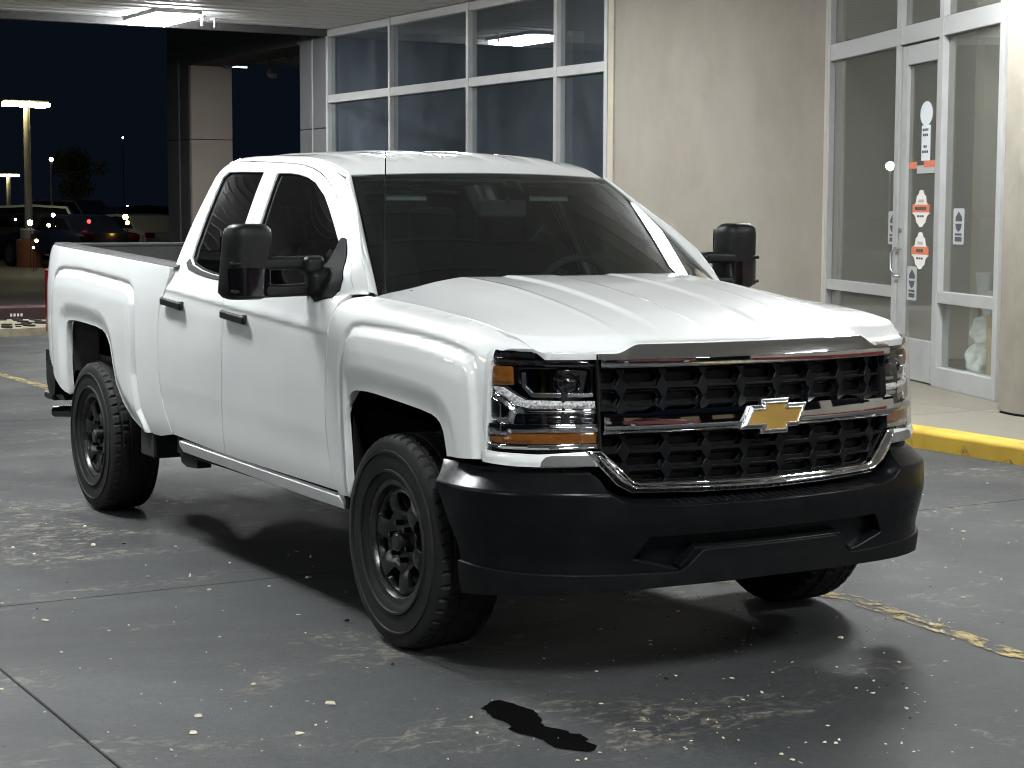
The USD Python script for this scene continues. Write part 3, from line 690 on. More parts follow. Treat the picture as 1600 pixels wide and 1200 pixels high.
def S(x, z, force_bed=False):
    x = np.asarray(x, float); z = np.asarray(z, float)
    zz = z - .012 * (-x - 1.5)
    cz = zz + _drop(x) * sm(1.45, 1.78, z)
    low = _cab(np.minimum(zz, 1.12)); cab = _cab(cz); bed = _bed(zz)
    fen = low - _fg(ztop(x) - z)
    wf = sm(-.66, -.46, x)
    s = cab * (1 - wf) + fen * wf
    s = np.where(x < -2.53, bed, s) if not force_bed else bed
    return s - _ft(x) - _rt(x) - .055 * sm(-1.3, -.65, x) * sm(1.30, 1.48, z) * sm(-.3, -.5, x)
ARCH_F = [(-.41, .38), (-.408, .56), (-.404, .669), (-.39, .81), (-.378, .875), (-.362, .908), (-.33, .932), (-.29, .943), (-.20, .946), (-.117, .944), (.095, .931), (.23, .920), (.31, .910), (.345, .899), (.370, .882), (.388, .855), (.398, .81), (.405, .77), (.412, .65), (.418, .38)]
ARCH_R = [(-4.075, .38), (-4.07, .7), (-4.06, .87), (-4.05, .955), (-4.03, .995), (-3.99, 1.012), (-3.90, 1.017), (-3.69, 1.012), (-3.51, 1.004), (-3.40, .992), (-3.345, .975), (-3.31, .95), (-3.28, .917), (-3.255, .845), (-3.21, .727), (-3.12, .635), (-3.00, .562), (-2.90, .525), (-2.86, .38)]
CREASE_F = [(-.425, .30), (-.415, .9), (-.402, 1.06), (-.380, 1.135), (-.343, 1.165), (-.27, 1.174), (-.03, 1.172), (.17, 1.165), (.339, 1.151), (.462, 1.134), (.535, 1.117), (.568, 1.088), (.584, 1.03), (.594, .95), (.597, .86), (.60, .7), (.60, .30)]
CREASE_R = [(-4.35, .30), (-4.325, 1.0), (-4.30, 1.15), (-4.26, 1.23), (-4.20, 1.265), (-4.10, 1.276), (-3.795, 1.276), (-3.457, 1.259), (-3.139, 1.243), (-2.98, 1.231), (-2.92, 1.205), (-2.90, 1.15), (-2.895, 1.0), (-2.90, .80), (-2.86, .62), (-2.74, .50), (-2.70, .30)]
def sdf(poly):
    P = Polygon(poly); P = P if P.is_valid else P.buffer(0); ring = P.exterior; shapely.prepare(P)
    def f(x, z):
        d = shapely.distance(shapely.points(np.stack([np.ravel(x), np.ravel(z)], 1)), ring)
        return np.where(shapely.contains_xy(P, np.ravel(x), np.ravel(z)), d, -d).reshape(np.shape(x))
    return f
_cf, _cr, _af, _ar = sdf(Polygon(CREASE_F).buffer(-.03).buffer(.03).exterior.coords), sdf(Polygon(CREASE_R).buffer(-.03).buffer(.03).exterior.coords), sdf(ARCH_F), sdf(ARCH_R)
def SF(x, z, force_bed=False):
    """body side with the raised wheel-arch fields"""
    s = S(x, z, force_bed)
    for c, a in ((_cf, _af), (_cr, _ar)):
        d = c(x, z); da = -a(x, z)
        s = s + .012 * sm(.0, .03, d) + .004 * sm(.02, .09, d) - .011 * np.exp(-((d + .013) / .013) ** 2) * sm(.64, .42, x) - .020 * (1 - sm(.0, .105, da)) * sm(0, .05, d)
    return s
def SD(x, z):
    """doors: the shoulder line pressed into them"""
    zc = 1.245 - .051 * (np.asarray(x, float) + 2.4)
    return S(x, z) + .007 * np.exp(-((z - zc) / np.where(z > zc, .030, .014)) ** 2) * sm(-.42, -.62, x)
def side(x, z): return np.stack([x, -SD(x, z), z], -1)
def sideB(x, z): return np.stack([x, -SF(x, z, True), z], -1)
def sideF(x, z): return np.stack([x, -SF(x, z), z], -1)
def side_off(o):
    return lambda x, z: np.stack([x, -(S(x, z) + o), z], -1)

_gp = [(.965, 0), (.960, .15), (.950, .28), (.932, .40), (.914, .50), (.890, .60), (.855, .70), (.807, .79), (.752, .86), (.705, .905), (.665, .931), (.61, .950), (.54, .960)]
GC, GL = curve(_gp)
def G(u, z, off=0.0):
    u = np.asarray(u, float); z = np.asarray(z, float)
    x, y = GC(u); e = 1e-3; x2, y2 = GC(u + e); x1, y1 = GC(u - e)
    tx, ty = (x2 - x1) / (2 * e), (y2 - y1) / (2 * e); n = np.hypot(tx, ty) + 1e-9; nx, ny = ty / n, -tx / n
    dx = np.where(z > .75, -(z - .75) * .10, 0)
    return np.stack([x + dx * np.clip(1.2 - np.abs(u) * .5, .5, 1) + nx * off, y + ny * off, z + 0 * x], -1)
def Go(off, dz=0.0): return lambda u, z: G(u, z, off)
_bp = [(1.03, 0), (1.026, .15), (1.013, .32), (.988, .48), (.95, .63), (.895, .76), (.825, .86), (.735, .94), (.645, .988), (.55, 1.010), (.46, 1.014), (.36, 1.012)]
BC, BL = curve(_bp)
_bo = pchip([(.25, -.06), (.30, -.045), (.34, -.036), (.40, -.03), (.44, -.028), (.52, -.012), (.60, 0), (.672, -.003), (.684, -.006), (.690, -.014), (.70, -.026), (.72, -.048), (.745, -.075), (.78, -.12)])
def B(u, z, off=0.0):
    u = np.asarray(u, float); z = np.asarray(z, float)
    x, y = BC(u); e = 1e-3; x2, y2 = BC(u + e); x1, y1 = BC(u - e)
    tx, ty = (x2 - x1) / (2 * e), (y2 - y1) / (2 * e); n = np.hypot(tx, ty) + 1e-9; nx, ny = ty / n, -tx / n
    o = off + _bo(z) * sm(1.75, 1.35, np.abs(u))
    return np.stack([x + nx * o, y + ny * o, z + 0 * x], -1)
def Bo(off): return lambda u, z: B(u, z, off)

# windshield: edge line and sheet
def E(z): return np.array([-.46 - 1.355 * (z - 1.315), .82 - .40 * (z - 1.31), z])
def shield(s, t, off=0.0):
    s = np.asarray(s, float); t = np.asarray(t, float)
    z = 1.288 + (1.772 - 1.288) * t
    ex = -.46 - 1.355 * (z - 1.315); ey = .82 - .40 * (z - 1.31)
    x = ex + (.26 - .14 * t) * (1 - s * s) + .06 * t * (1 - t); y = ey * s
    zz = z + (.010 + .004 * t) * (1 - s * s) + .05 * t * (1 - t)
    return np.stack([x + .80 * off, y, zz + .58 * off], -1)
def roof_z(x, y):
    a = np.abs(y)
    z = 1.866 - _drop(x) + .032 * (1 - (a / .64) ** 2) + .012 * (-np.asarray(x) - 1.5) * .3
    r = sm(.04, .0, np.abs(a - .18) - .05) + sm(.04, .0, np.abs(a - .44) - .05)
    return z + .007 * r * sm(-1.15, -1.35, x) * sm(-2.38, -2.25, x)

# ------------------------------------------------------------------ the truck
TR = thing('pickup_truck', 'white four-door pickup truck with black steel wheels, tow mirrors and gold emblem', 'pickup truck', (-1.82, 0, 0))
def both(name, poly, f, m_, parent=TR, **k):
    a = panel(poly, f, **k)
    p = put(parent, name, a, m_); q = put(parent, name, mir(a), m_)
    return p, q
GAP = .0035
# fender
fender = [(-.505, .512), (-.545, .59), (-.562, .68), (-.570, .80), (-.563, .92), (-.545, 1.05), (-.537, 1.14), (-.530, 1.24), (-.505, 1.282)]
fender += [(x, float(ztop(x))) for x in np.linspace(-.46, .60, 16)] + [(.66, 1.196), (.715, 1.176), (.752, 1.158), (.70, 1.163), (.662, 1.161), (.646, 1.150), (.630, 1.117), (.631, 1.04), (.630, .95), (.622, .83), (.618, .782), (.42, .772)]
fender += [(x, z) for x, z in ARCH_F[::-1] if z > .70 and x > .2] + [(x, z) for x, z in ARCH_F[::-1] if x <= .2 and z > .52] + [(-.409, .512)]
both('front_fender', fender, sideF, 'white_paint', h=.012, hb=.010, flange=.03)
# doors
FG = [(-.549, 1.319), (-.605, 1.40), (-.689, 1.473), (-.83, 1.560), (-.985, 1.646), (-1.129, 1.727), (-1.20, 1.761), (-1.266, 1.784), (-1.35, 1.803), (-1.442, 1.817), (-1.55, 1.826), (-1.692, 1.833)]
DG = [(-.510, .525), (-.552, .59), (-.570, .68), (-.579, .80), (-.572, .92), (-.554, 1.05), (-.546, 1.14), (-.540, 1.24)]
BG = [(-1.696, 1.833), (-1.700, 1.60), (-1.672, 1.33), (-1.668, 1.08), (-1.670, .965), (-1.706, .70), (-1.716, .525)]
win_f = smoothpoly([(-1.658, 1.788), (-1.539, 1.788), (-1.439, 1.781), (-1.337, 1.767), (-1.242, 1.742), (-1.13, 1.687), (-.979, 1.593), (-.853, 1.516), (-.70, 1.425), (-.605, 1.345), (-.585, 1.300), (-1.05, 1.298), (-1.575, 1.316), (-1.588, 1.33), (-1.597, 1.56)], .008)
win_r = smoothpoly([(-2.305, 1.775), (-2.255, 1.803), (-2.10, 1.803), (-1.808, 1.796), (-1.764, 1.559), (-1.733, 1.40), (-1.726, 1.325), (-1.90, 1.330), (-2.06, 1.345), (-2.20, 1.368), (-2.252, 1.395), (-2.270, 1.45), (-2.290, 1.608)], .012)
fdoor = Polygon(DG + FG + [(a + GAP, b) for a, b in BG]).difference(win_f)
both('front_door', fdoor, side, 'white_paint', h=.013, hb=.012)
CG = [(-2.405, 1.846), (-2.413, 1.79), (-2.42, 1.684), (-2.424, 1.561), (-2.424, 1.40), (-2.424, 1.25), (-2.424, 1.20)]
BEDGAP = [(-2.40, 1.30), (-2.425, 1.25), (-2.480, 1.184), (-2.503, 1.12), (-2.516, 1.059), (-2.520, .95), (-2.518, .841), (-2.506, .717), (-2.466, .640), (-2.420, .585), (-2.395, .545)]
# the cab side reaches back to the curved gap before the bed; its surface there is the cab's
rdoor = Polygon([(a - GAP, b) for a, b in BG[::-1]] + [(-2.09, 1.846), (-2.35, 1.852)] + CG[:5] + [(x + .004, z) for x, z in BEDGAP[1:]] + [(-2.33, .545)]).buffer(0).difference(win_r)
both('rear_door', rdoor, side, 'white_paint', h=.013, hb=.012)
# windows: glass a little inside the frame, with black rubber round it
def glass_side(w, name):
    a = panel(w.buffer(.012), side_off(-.016), h=.05, hb=.03, flange=0); gm_ = 'front_tint' if 'front' in name else 'tinted_glass'; put(TR, name, a, gm_); put(TR, name, mir(a), gm_)
    r = panel(w.buffer(.006).difference(w.buffer(-.006)), side_off(-.010), h=.02, hb=.012, flange=.004); put(TR, 'window_seal', r, 'patch_black'); put(TR, 'window_seal', mir(r), 'patch_black')
glass_side(win_f, 'front_side_window'); glass_side(win_r, 'rear_side_window')
belt_r = Polygon([(-2.285, 1.372), (-2.235, 1.345), (-2.10, 1.326), (-1.95, 1.314), (-1.745, 1.306), (-1.745, 1.322), (-1.90, 1.328), (-2.06, 1.342), (-2.20, 1.364), (-2.262, 1.392)])
both('belt_moulding', belt_r, side_off(.004), 'black_plastic', h=.02, hb=.012, flange=.006)
both('belt_moulding', Polygon([(-1.655, 1.302), (-1.05, 1.282), (-.62, 1.282), (-.62, 1.298), (-1.05, 1.298), (-1.655, 1.318)]), side_off(.004), 'black_plastic', h=.02, hb=.012, flange=.006)
# cab frame: windshield pillar, roof rail, rear pillar
wsS = [(-.475, 1.300), (-.515, 1.365), (-.60, 1.450), (-.72, 1.540), (-.86, 1.627), (-.98, 1.695), (-1.06, 1.738), (-1.10, 1.764)]
railtop = [(x, 1.866 - float(_drop(x)) + .012 * (-x - 1.5)) for x in np.linspace(-1.12, -2.39, 18)]
frame = Polygon([(x, z + .005) for x, z in [(-.546, 1.290)] + FG + [(-2.09, 1.849), (-2.36, 1.855)]] + [(-2.412, 1.850), (-2.405, 1.868)] + railtop[::-1] + wsS[::-1])
both('cab_frame', frame, side, 'white_paint', h=.018, hb=.012, flange=.004)
rows = []
for x, z in wsS:
    p0 = np.array([x, -float(S(x, z)), z]); zt = np.clip(1.288 + (z - 1.300) * (1.772 - 1.288) / (1.764 - 1.300), 1.288, 1.772)
    e = E(zt) * [1, -1, 1]; mid = (p0 + e) / 2 + np.array([.010, -.006, .010])
    rows.append([p0, p0 * .7 + mid * .3 + np.array([.006, -.004, .004]), mid, e * .7 + mid * .3 + np.array([.003, 0, .003]), e, e + np.array([-.02, .0, -.02])])
m = loft(rows); put(TR, 'windshield_pillar', m, 'white_paint', True); m2 = m.copy(); m2.vertices = m2.vertices * [1, -1, 1]; m2.invert(); put(TR, 'windshield_pillar', m2, 'white_paint', True)
# roof
yy = np.linspace(-.630, .630, 41)
hx_ = lambda y: -.975 - .10 * (np.abs(y) / .64) ** 2
roofp = Polygon([(float(hx_(y)), y) for y in yy] + [(-1.25, .630), (-2.41, .630), (-2.425, .5), (-2.43, 0), (-2.425, -.5), (-2.41, -.630), (-1.25, -.630)])
put(TR, 'roof', panel(roofp, lambda x, y: np.stack([x, y, roof_z(x, y)], -1), h=.03, hb=.018, flange=.02), 'white_paint')
# dark channel below the roof joints, so that no gap shows daylight
for s in (-1, 1):
    rows = []
    for x in np.linspace(-1.05, -2.40, 20):
        z = 1.866 - float(_drop(x)) - .016
        rows.append([(x, s * .60, z), (x, s * .66, z)])
    put(TR, 'roof_channel', loft(rows), 'gap_black')
# windshield
w = panel(sbox(-1.0, 0.0, 1.0, 1.0), lambda s, t: shield(s, t), h=.05, hb=.04, flange=0); put(TR, 'windshield', w, 'windshield_glass')
band = sbox(-1, 0, 1, 1).difference(sbox(-.955, .035, .955, .955))
put(TR, 'windshield_band', panel(band, lambda s, t: shield(s, t, -.006), h=.04, hb=.03, flange=0), 'gap_black')
# cowl below the glass and wipers
rows = []
for y in np.linspace(-.83, .83, 31):
    b = shield(y / .83, np.array(.02)); c = float(hood_z(-.40, y))
    rows.append([b + np.array([-.03, 0, .0]), b + np.array([.02, 0, -.012]), (b[0] + .10, y, min(b[2], c) - .055), (.0, y, min(b[2], c) - .12)])
put(TR, 'cowl', loft(rows), 'black_plastic', 40)
for y0, y1 in ((-.72, -.12), (-.02, .60)):
    pts = [shield(y / .82, np.array(t), .022) for y, t in zip(np.linspace(y0, y1, 12), np.linspace(.005, .075, 12))]
    wp = put(TR, 'wiper', tube(np.array(pts), .009, 8), 'black_plastic', 60)
    arm = [shield(y / .82, np.array(t), .035) for y, t in zip(np.linspace(y0 + .34, y1 - .02, 6), np.linspace(-.02, .05, 6))]
    put(wp, 'wiper_arm', tube(np.array(arm), .007, 8), 'smoked_chrome', 60)
# hood
yf = np.linspace(-.79, .79, 61)
def front_edge(y):
    us = np.linspace(0, 1.1, 400); p = G(us, np.full(400, 1.165)); return np.interp(np.abs(y), p[:, 1], p[:, 0])
fe = front_edge(yf) - .006
hoodp = Polygon([(x, y) for x, y in zip(fe, yf)] + [(.62, .85), (.45, .852), (0, .852), (-.40, .852), (-.425, .80), (-.395, .66), (-.35, .55), (-.30, .30), (-.285, 0), (-.30, -.30), (-.35, -.55), (-.395, -.66), (-.425, -.80), (-.40, -.852), (0, -.852), (.45, -.852), (.62, -.85)])
def hood_front_z(y):
    a = np.abs(y); return 1.179 - .029 * sm(.475, .565, a)
def hoodmap(x, y):
    z = hood_z(x, y); d = front_edge(y) - .006 - x; w = sm(.10, .0, d)
    zt = hood_front_z(y)
    zz = z * (1 - w) + (zt + np.maximum(0, z - zt) * .0 + d * .12) * w
    return np.stack([x, y, zz], -1)
put(TR, 'hood', panel(hoodp, hoodmap, h=.012, hb=.012, flange=.022), 'white_paint')
under = panel(hoodp.buffer(-.01), lambda x, y: hoodmap(x, y) + np.array([0, 0, -.05]), h=.08, hb=.06, flange=0); put(TR, 'hood_liner', under, 'flat_black')
# radiator support block behind the grille keeps the nose dark
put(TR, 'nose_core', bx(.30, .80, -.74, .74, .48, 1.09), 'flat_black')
# rockers
rk = [(-2.31, .452), (-.492, .452), (-.487, .475), (-.505, .500), (-1.4, .508), (-2.315, .520), (-2.33, .50)]
both('rocker_panel', rk, side_off(.006), 'white_paint', h=.03, hb=.02, flange=.03)
put(TR, 'sill_gap', bx(-2.40, -.46, -.945, .945, .455, .62), 'gap_black')
# door handles
def handle(x0, z0, L):
    t = []
    for s in (-1, 1):
        y = -float(S(x0, z0)); ring = np.linspace(0, 2 * np.pi, 24, endpoint=False)
        cup = Polygon([(x0 + .01 + .062 * math.cos(a), z0 + .008 + .052 * math.sin(a)) for a in ring])
        c = panel(cup, lambda x, z: np.stack([x, -(S(x, z) + .0015 - .016 * np.clip(1 - ((x - x0 - .01) / .062) ** 2 - ((z - z0 - .008) / .052) ** 2, 0, 1) ** .6), z], -1), h=.01, flange=0)
        b = rbox((L, .022, .036), .010); b = moved(b, (x0, y - .020, z0), ry=.06)
        if s > 0: c = mir(c); b.vertices = b.vertices * [1, -1, 1]; b.invert()
        h_ = put(TR, 'door_handle', b, 'black_plastic', 40)
        put(h_, 'handle_cup', c, 'white_paint')
        for k in (-1, 1):
            st = bx(x0 + k * L * .36 - .014, x0 + k * L * .36 + .014, y - .022, y + .004, z0 - .014, z0 + .014, .003)
            if s > 0: st.vertices = st.vertices * [1, -1, 1]; st.invert()
            put(h_, 'handle_foot', st, 'black_plastic')
handle(-2.285, 1.180, .275); handle(-1.50, 1.157, .275)
# bed
bed = Polygon([(x - .006, z) for x, z in BEDGAP] + [(-2.60, .515), (-2.862, .512)] + [(x, z) for x, z in ARCH_R[::-1] if z > .50] + [(-4.073, .590), (-4.12, .60), (-4.35, .71), (-4.50, .81), (-4.575, .87), (-4.585, .95), (-4.575, 1.10), (-4.555, 1.25), (-4.56, 1.285), (-4.545, 1.30), (-4.43, 1.405), (-4.40, 1.418), (-2.45, 1.350), (-2.40, 1.347)])
both('bed_side', bed.buffer(0), sideB, 'white_paint', h=.013, hb=.011, flange=.03)
for s in (-1, 1):
    rows = []
    for x in np.linspace(-2.36, -4.44, 30):
        z = 1.350 + (1.418 - 1.350) * (-x - 2.45) / 1.95; y = .948 - float(_rt(x))
        rows.append([(x, s * (y + .003), z - .012), (x, s * (y + .004), z + .002), (x, s * (y - .008), z + .013), (x, s * (y - .085), z + .013), (x, s * (y - .095), z + .004), (x, s * (y - .095), z - .03)])
    put(TR, 'bed_rail_cap', loft(rows), 'bed_liner', 35)
    put(TR, 'bed_inner_wall', loft([[(x, s * .80, .78), (x, s * .80, 1.25), (x, s * .855, 1.335 + .068 * (-x - 2.45) / 1.95), (x, s * .862, 1.362 + .068 * (-x - 2.45) / 1.95)] for x in np.linspace(-2.46, -4.52, 20)]), 'bed_liner')
    put(TR, 'wheel_house', bx(-4.08, -3.20, min(s * .54, s * .80), max(s * .54, s * .80), .78, 1.02, .03), 'bed_liner')
put(TR, 'bed_floor', bx(-4.5, -2.48, -.82, .82, .74, .78), 'bed_liner')
put(TR, 'bed_front_wall', bx(-2.52, -2.47, -.86, .86, .74, 1.345, .008), 'bed_liner')
tg = put(TR, 'tailgate', bx(-4.60, -4.52, -.78, .78, .80, 1.40, .015), 'white_paint')
put(tg, 'tailgate_liner', bx(-4.517, -4.512, -.80, .80, .78, 1.402), 'bed_liner')
put(tg, 'tailgate_cap', bx(-4.605, -4.515, -.78, .78, 1.402, 1.425, .006), 'bed_liner')
for s in (-1, 1):
    tl = put(TR, 'tail_light', moved(rbox((.10, .13, .38), .025), (-4.605, s * .872, 1.09)), 'red_lens', 40)
    put(tl, 'reverse_lens', moved(rbox((.10, .12, .07), .02), (-4.611, s * .870, 1.09)), 'lamp_cover', 40)
# rear bumper
prof = [(-4.55, .60), (-4.55, .735), (-4.58, .755), (-4.71, .755), (-4.735, .735), (-4.735, .62), (-4.70, .565), (-4.58, .55)]
rows = []
for y in np.concatenate([np.linspace(-.97, -.80, 8), np.linspace(-.6, .6, 5), np.linspace(.80, .97, 8)]):
    k = .22 * max(0, (abs(y) - .80) / .17) ** 2
    rows.append([(x + k * (1.0 if x < -4.6 else .9), y, z) for x, z in prof] + [(prof[0][0] + k * .9, y, prof[0][1])])
m = loft(rows)
rb_ = put(TR, 'rear_bumper', m, 'bumper_black', 35)
for r_ in (rows[0], rows[-1]): put(rb_, 'bumper_cap', trimesh.convex.convex_hull(np.vstack([np.array(r_), np.array(r_) * [1, .995, 1]])), 'bumper_black')
for s in (-1, 1):
    put(rb_, 'bumper_step', bx(-4.76, -4.58, s * .80 - .12, s * .80 + .12, .505, .556, .012), 'black_plastic')
    w_ = Polygon([(-4.70, .80), (-4.60, .80), (-4.40, .585), (-4.33, .53), (-4.42, .525), (-4.62, .56), (-4.70, .62)])
    e_ = extrude(w_, .05); e_.vertices = np.stack([e_.vertices[:, 0], s * (.87 + e_.vertices[:, 2]), e_.vertices[:, 1]], 1)
    put(rb_, 'bumper_end', e_, 'bumper_black')
put(TR, 'hitch', bx(-4.82, -4.45, -.06, .06, .42, .50, .01), 'underbody')
put(TR, 'tail_pipe', cyl((-4.35, -.72, .45), (-4.72, -.86, .425), .035, 16), 'smoked_chrome', 40)
# wheels
R_T = .4016
def tyre_mod(i, j, r, y):
    seg = i % 5
    if j in (6, 7) and seg == 0: r -= .008
    if j in (19, 20) and seg == 2: r -= .008
    if j in (10, 11, 15, 16) and seg == (i // 5) % 2 * 2: r -= .006
    return r, y
tp = [(.232, -.118), (.252, -.128), (.295, -.1345), (.345, -.1335), (.368, -.130), (.384, -.124), (.394, -.112), (.3985, -.092), (.3925, -.088), (.3925, -.080), (.4005, -.076), (.4010, -.046), (.3925, -.042), (.3925, -.008),
      (.3925, .008), (.4010, .012), (.4010, .046), (.3925, .050), (.3925, .088), (.3985, .092), (.394, .112), (.384, .124), (.368, .130), (.345, .1335), (.295, .1345), (.252, .128), (.232, .118)]
tp[13] = (.4012, -.036); tp[14] = (.4012, .006)
def wheel_parts(cx, s):
    yc = s * .855
    def place(m):
        m = m.copy(); v = m.vertices; m.vertices = np.stack([cx + v[:, 0], yc + v[:, 1] if s < 0 else yc - v[:, 1], R_T + v[:, 2]], 1)
        m.vertices[:, 2] = np.maximum(m.vertices[:, 2], .0045)
        if s > 0: m.invert()
        return m
    # local: outward is -y
    wname = put(TR, 'wheel', place(revolve([(.222, -.112), (.236, -.116), (.238, -.108), (.226, -.100), (.214, -.095), (.206, -.06), (.200, .0), (.206, .09), (.235, .112), (.225, .112), (.196, .09), (.190, .0), (.196, -.06), (.204, -.098), (.212, -.112)], 72)), 'wheel_black', 35)
    put(wname, 'tyre', place(revolve(tp, 240, tyre_mod)), 'tyre_rubber', 32)
    rib_ = [revolve([(r_, -.131), (r_ + .003, -.1395), (r_ + .011, -.1395), (r_ + .014, -.131)], 96) for r_ in (.258, .330)]
    put(wname, 'sidewall_ribs', place(cat(rib_)), 'tyre_rubber', 60)
    disc = Point(0, 0).buffer(.207, 48)
    holes = []
    for k in range(6):
        a0 = k * np.pi / 3 + .26
        hp = [(r_ * math.cos(a0 + t_), r_ * math.sin(a0 + t_)) for r_, t_ in ((.112, -.20), (.118, .0), (.112, .20), (.150, .30), (.184, .345), (.190, .17), (.191, 0), (.190, -.17), (.184, -.345), (.150, -.30))]
        holes.append(smoothpoly(hp, .010))
    disc = disc.difference(shapely.union_all(holes)).difference(Point(0, 0).buffer(.043, 24))
    dish = pchip([(0, -.074), (.06, -.074), (.085, -.077), (.10, -.088), (.15, -.101), (.185, -.099), (.2, -.089), (.21, -.080)])
    def dm(a_, b_):
        r_ = np.hypot(a_, b_); ang = np.arctan2(b_, a_) - .26
        spoke = .008 * (np.cos(6 * (ang)) * -1) * sm(.09, .13, r_) * sm(.20, .17, r_)
        return np.stack([a_, dish(r_) - spoke, b_], -1)
    v, f, n = panel(disc, dm, h=.014, hb=.010, flange=.022, bevel=.004)
    def place3(t):
        v, f, n = t
        if s < 0: return np.stack([cx + v[:, 0], yc + v[:, 1], R_T + v[:, 2]], 1), f, n
        return np.stack([cx + v[:, 0], yc - v[:, 1], R_T + v[:, 2]], 1), f[:, ::-1], n * [1, -1, 1]
    put(wname, 'wheel_face', place3((v, f, n)), 'wheel_black')
    put(wname, 'centre_cap', place(cat([cyl((0, -.065, 0), (0, -.110, 0), .041, 24, .036), cyl((0, -.110, 0), (0, -.116, 0), .030, 24, .026)])), 'wheel_black', 40)
    for k in range(6):
        a0 = k * np.pi / 3 + .26 + np.pi / 6; q = np.array([.07 * math.cos(a0), 0, .07 * math.sin(a0)])
        put(wname, 'lug_nut', place(cyl(q + [0, -.065, 0], q + [0, -.108, 0], .0125, 6, .0105)), 'smoked_chrome')
    put(wname, 'brake_disc', place(cat([cyl((0, -.03, 0), (0, -.005, 0), .165, 32), bx(.06, .18, -.05, .04, -.09, .09, .01)])), 'underbody', 40)
for cx in (0.0, -3.645):
    for s in (-1, 1): wheel_parts(cx, s)
# wheel wells
for cx, arch, m_ in ((0.02, ARCH_F, 'flat_black'), (-3.645, ARCH_R, 'liner_grey')):
    for s in (-1, 1):
        ring = [(x, z) for x, z in arch if z > .45]
        rows = []
        for x, z in ring:
            x2, z2 = cx + (x - cx) * 1.04, z + .012
            rows.append([(x, s * (float(SF(x, z)) - .036), z), (x2, s * .93, z2 + .01), (x2, s * .80, z2 + .02), (x2, s * .56, z2 + .02)])
        put(TR, 'wheel_liner', loft(rows), m_, True)
        put(TR, 'well_wall', bx(ring[0][0], ring[-1][0], min(s * .55, s * .57), max(s * .55, s * .57), .40, max(z for x, z in ring) + .02) if True else None, m_)
# underbody
for s in (-1, 1):
    put(TR, 'frame_rail', bx(-4.7, .70, s * .42 - .04, s * .42 + .04, .46, .62, .01), 'underbody')
    put(TR, 'mud_guard', bx(-3.20, -3.17, s * .73 - .16, s * .73 + .20, .30, .60, .006) if False else bx(-2.93, -2.72, s * .86 - .09, s * .86 + .085, .385, .52, .01), 'flat_black')
    put(TR, 'cab_mount', extrude(Polygon([(-2.40, .55), (-2.42, .57), (-2.385, .50), (-2.36, .40), (-2.18, .40), (-2.18, .44), (-2.30, .455), (-2.33, .52)]).buffer(0), .08) if False else moved(extrude(Polygon([(-2.43, .56), (-2.40, .565), (-2.36, .52), (-2.33, .50), (-2.305, .455), (-2.16, .445), (-2.16, .405), (-2.30, .395), (-2.375, .41), (-2.40, .47)]), .07), (0, s * .90 + (.035 if s > 0 else .035), 0), rx=np.pi / 2), 'flat_black')
put(TR, 'floor_pan', bx(-2.45, .30, -.90, .90, .50, .56), 'underbody')
put(TR, 'fuel_tank', bx(-2.9, -1.3, .10, .40, .34, .60, .04), 'underbody')
put(TR, 'gearbox', bx(-1.3, .35, -.22, .22, .30, .60, .06), 'underbody')
put(TR, 'drive_shaft', cyl((-1.2, 0, .42), (-3.5, 0, .40), .045, 12), 'underbody', 40)
put(TR, 'rear_axle', cat([cyl((-3.645, -.80, .4), (-3.645, .80, .4), .055, 14), trimesh.creation.icosphere(3, .17).apply_translation((-3.645, 0, .4))]), 'underbody', 40)
put(TR, 'front_crossmember', bx(-.2, .45, -.55, .55, .28, .42, .03), 'underbody')
put(TR, 'exhaust_pipe', tube([(-1.0, -.30, .36), (-2.2, -.32, .36), (-3.0, -.45, .38), (-3.6, -.62, .62), (-4.3, -.70, .46)], .04, 10), 'underbody', 50)
put(TR, 'bed_underside', bx(-4.5, -2.5, -.80, .80, .66, .738), 'underbody')
put(TR, 'rear_cab_wall', bx(-2.43, -2.405, -.88, .88, .60, 1.335), 'white_paint')
rows = [[(-2.42, y, 1.36), (-2.425, y * .93, 1.55), (-2.425, y * .80, 1.75), (-2.42, y * .73, 1.84)] for y in (-.88, -.80, .80, .88)]
m = loft([rows[0], rows[1]]); put(TR, 'rear_pillar', m, 'white_paint', True); m = loft([rows[2], rows[3]]); put(TR, 'rear_pillar', m, 'white_paint', True)
put(TR, 'rear_window', loft([rows[1], rows[2]]), 'tinted_glass', True)
# cabin
rows = []
for y in np.linspace(-.80, .80, 31):
    hump = .035 * math.exp(-((y - .38) / .20) ** 2)
    rows.append([(-.34 - .12 * (y / .8) ** 2, y, 1.262), (-.52 - .06 * (y / .8) ** 2, y, 1.285 + .2 * hump), (-.72, y, 1.295 + hump * 1.3), (-.82, y, 1.285 + hump * 1.4), (-.86, y, 1.23), (-.84, y, 1.05), (-.74, y, .85)])
db = put(TR, 'dashboard', loft(rows), 'cabin_dark', 50)
put(db, 'dash_pad', moved(rbox((.12, .30, .04), .018), (-.60, -.30, 1.302)), 'cabin_dark', 40)
st = [np.array([-.96 + .075 * math.sin(a) * 1.0, .38 + .185 * math.cos(a), 1.245 + .172 * math.sin(a)]) for a in np.linspace(0, 2 * np.pi, 40, endpoint=False)]
sw_ = put(TR, 'steering_wheel', tube(st, .015, 10, True), 'liner_grey', 60)
put(sw_, 'wheel_hub', moved(rbox((.06, .17, .12), .025), (-.945, .38, 1.24), ry=-.4), 'cabin_dark', 40)
put(sw_, 'column', cyl((-.94, .38, 1.23), (-.70, .38, 1.12), .05, 14), 'cabin_dark', 40)
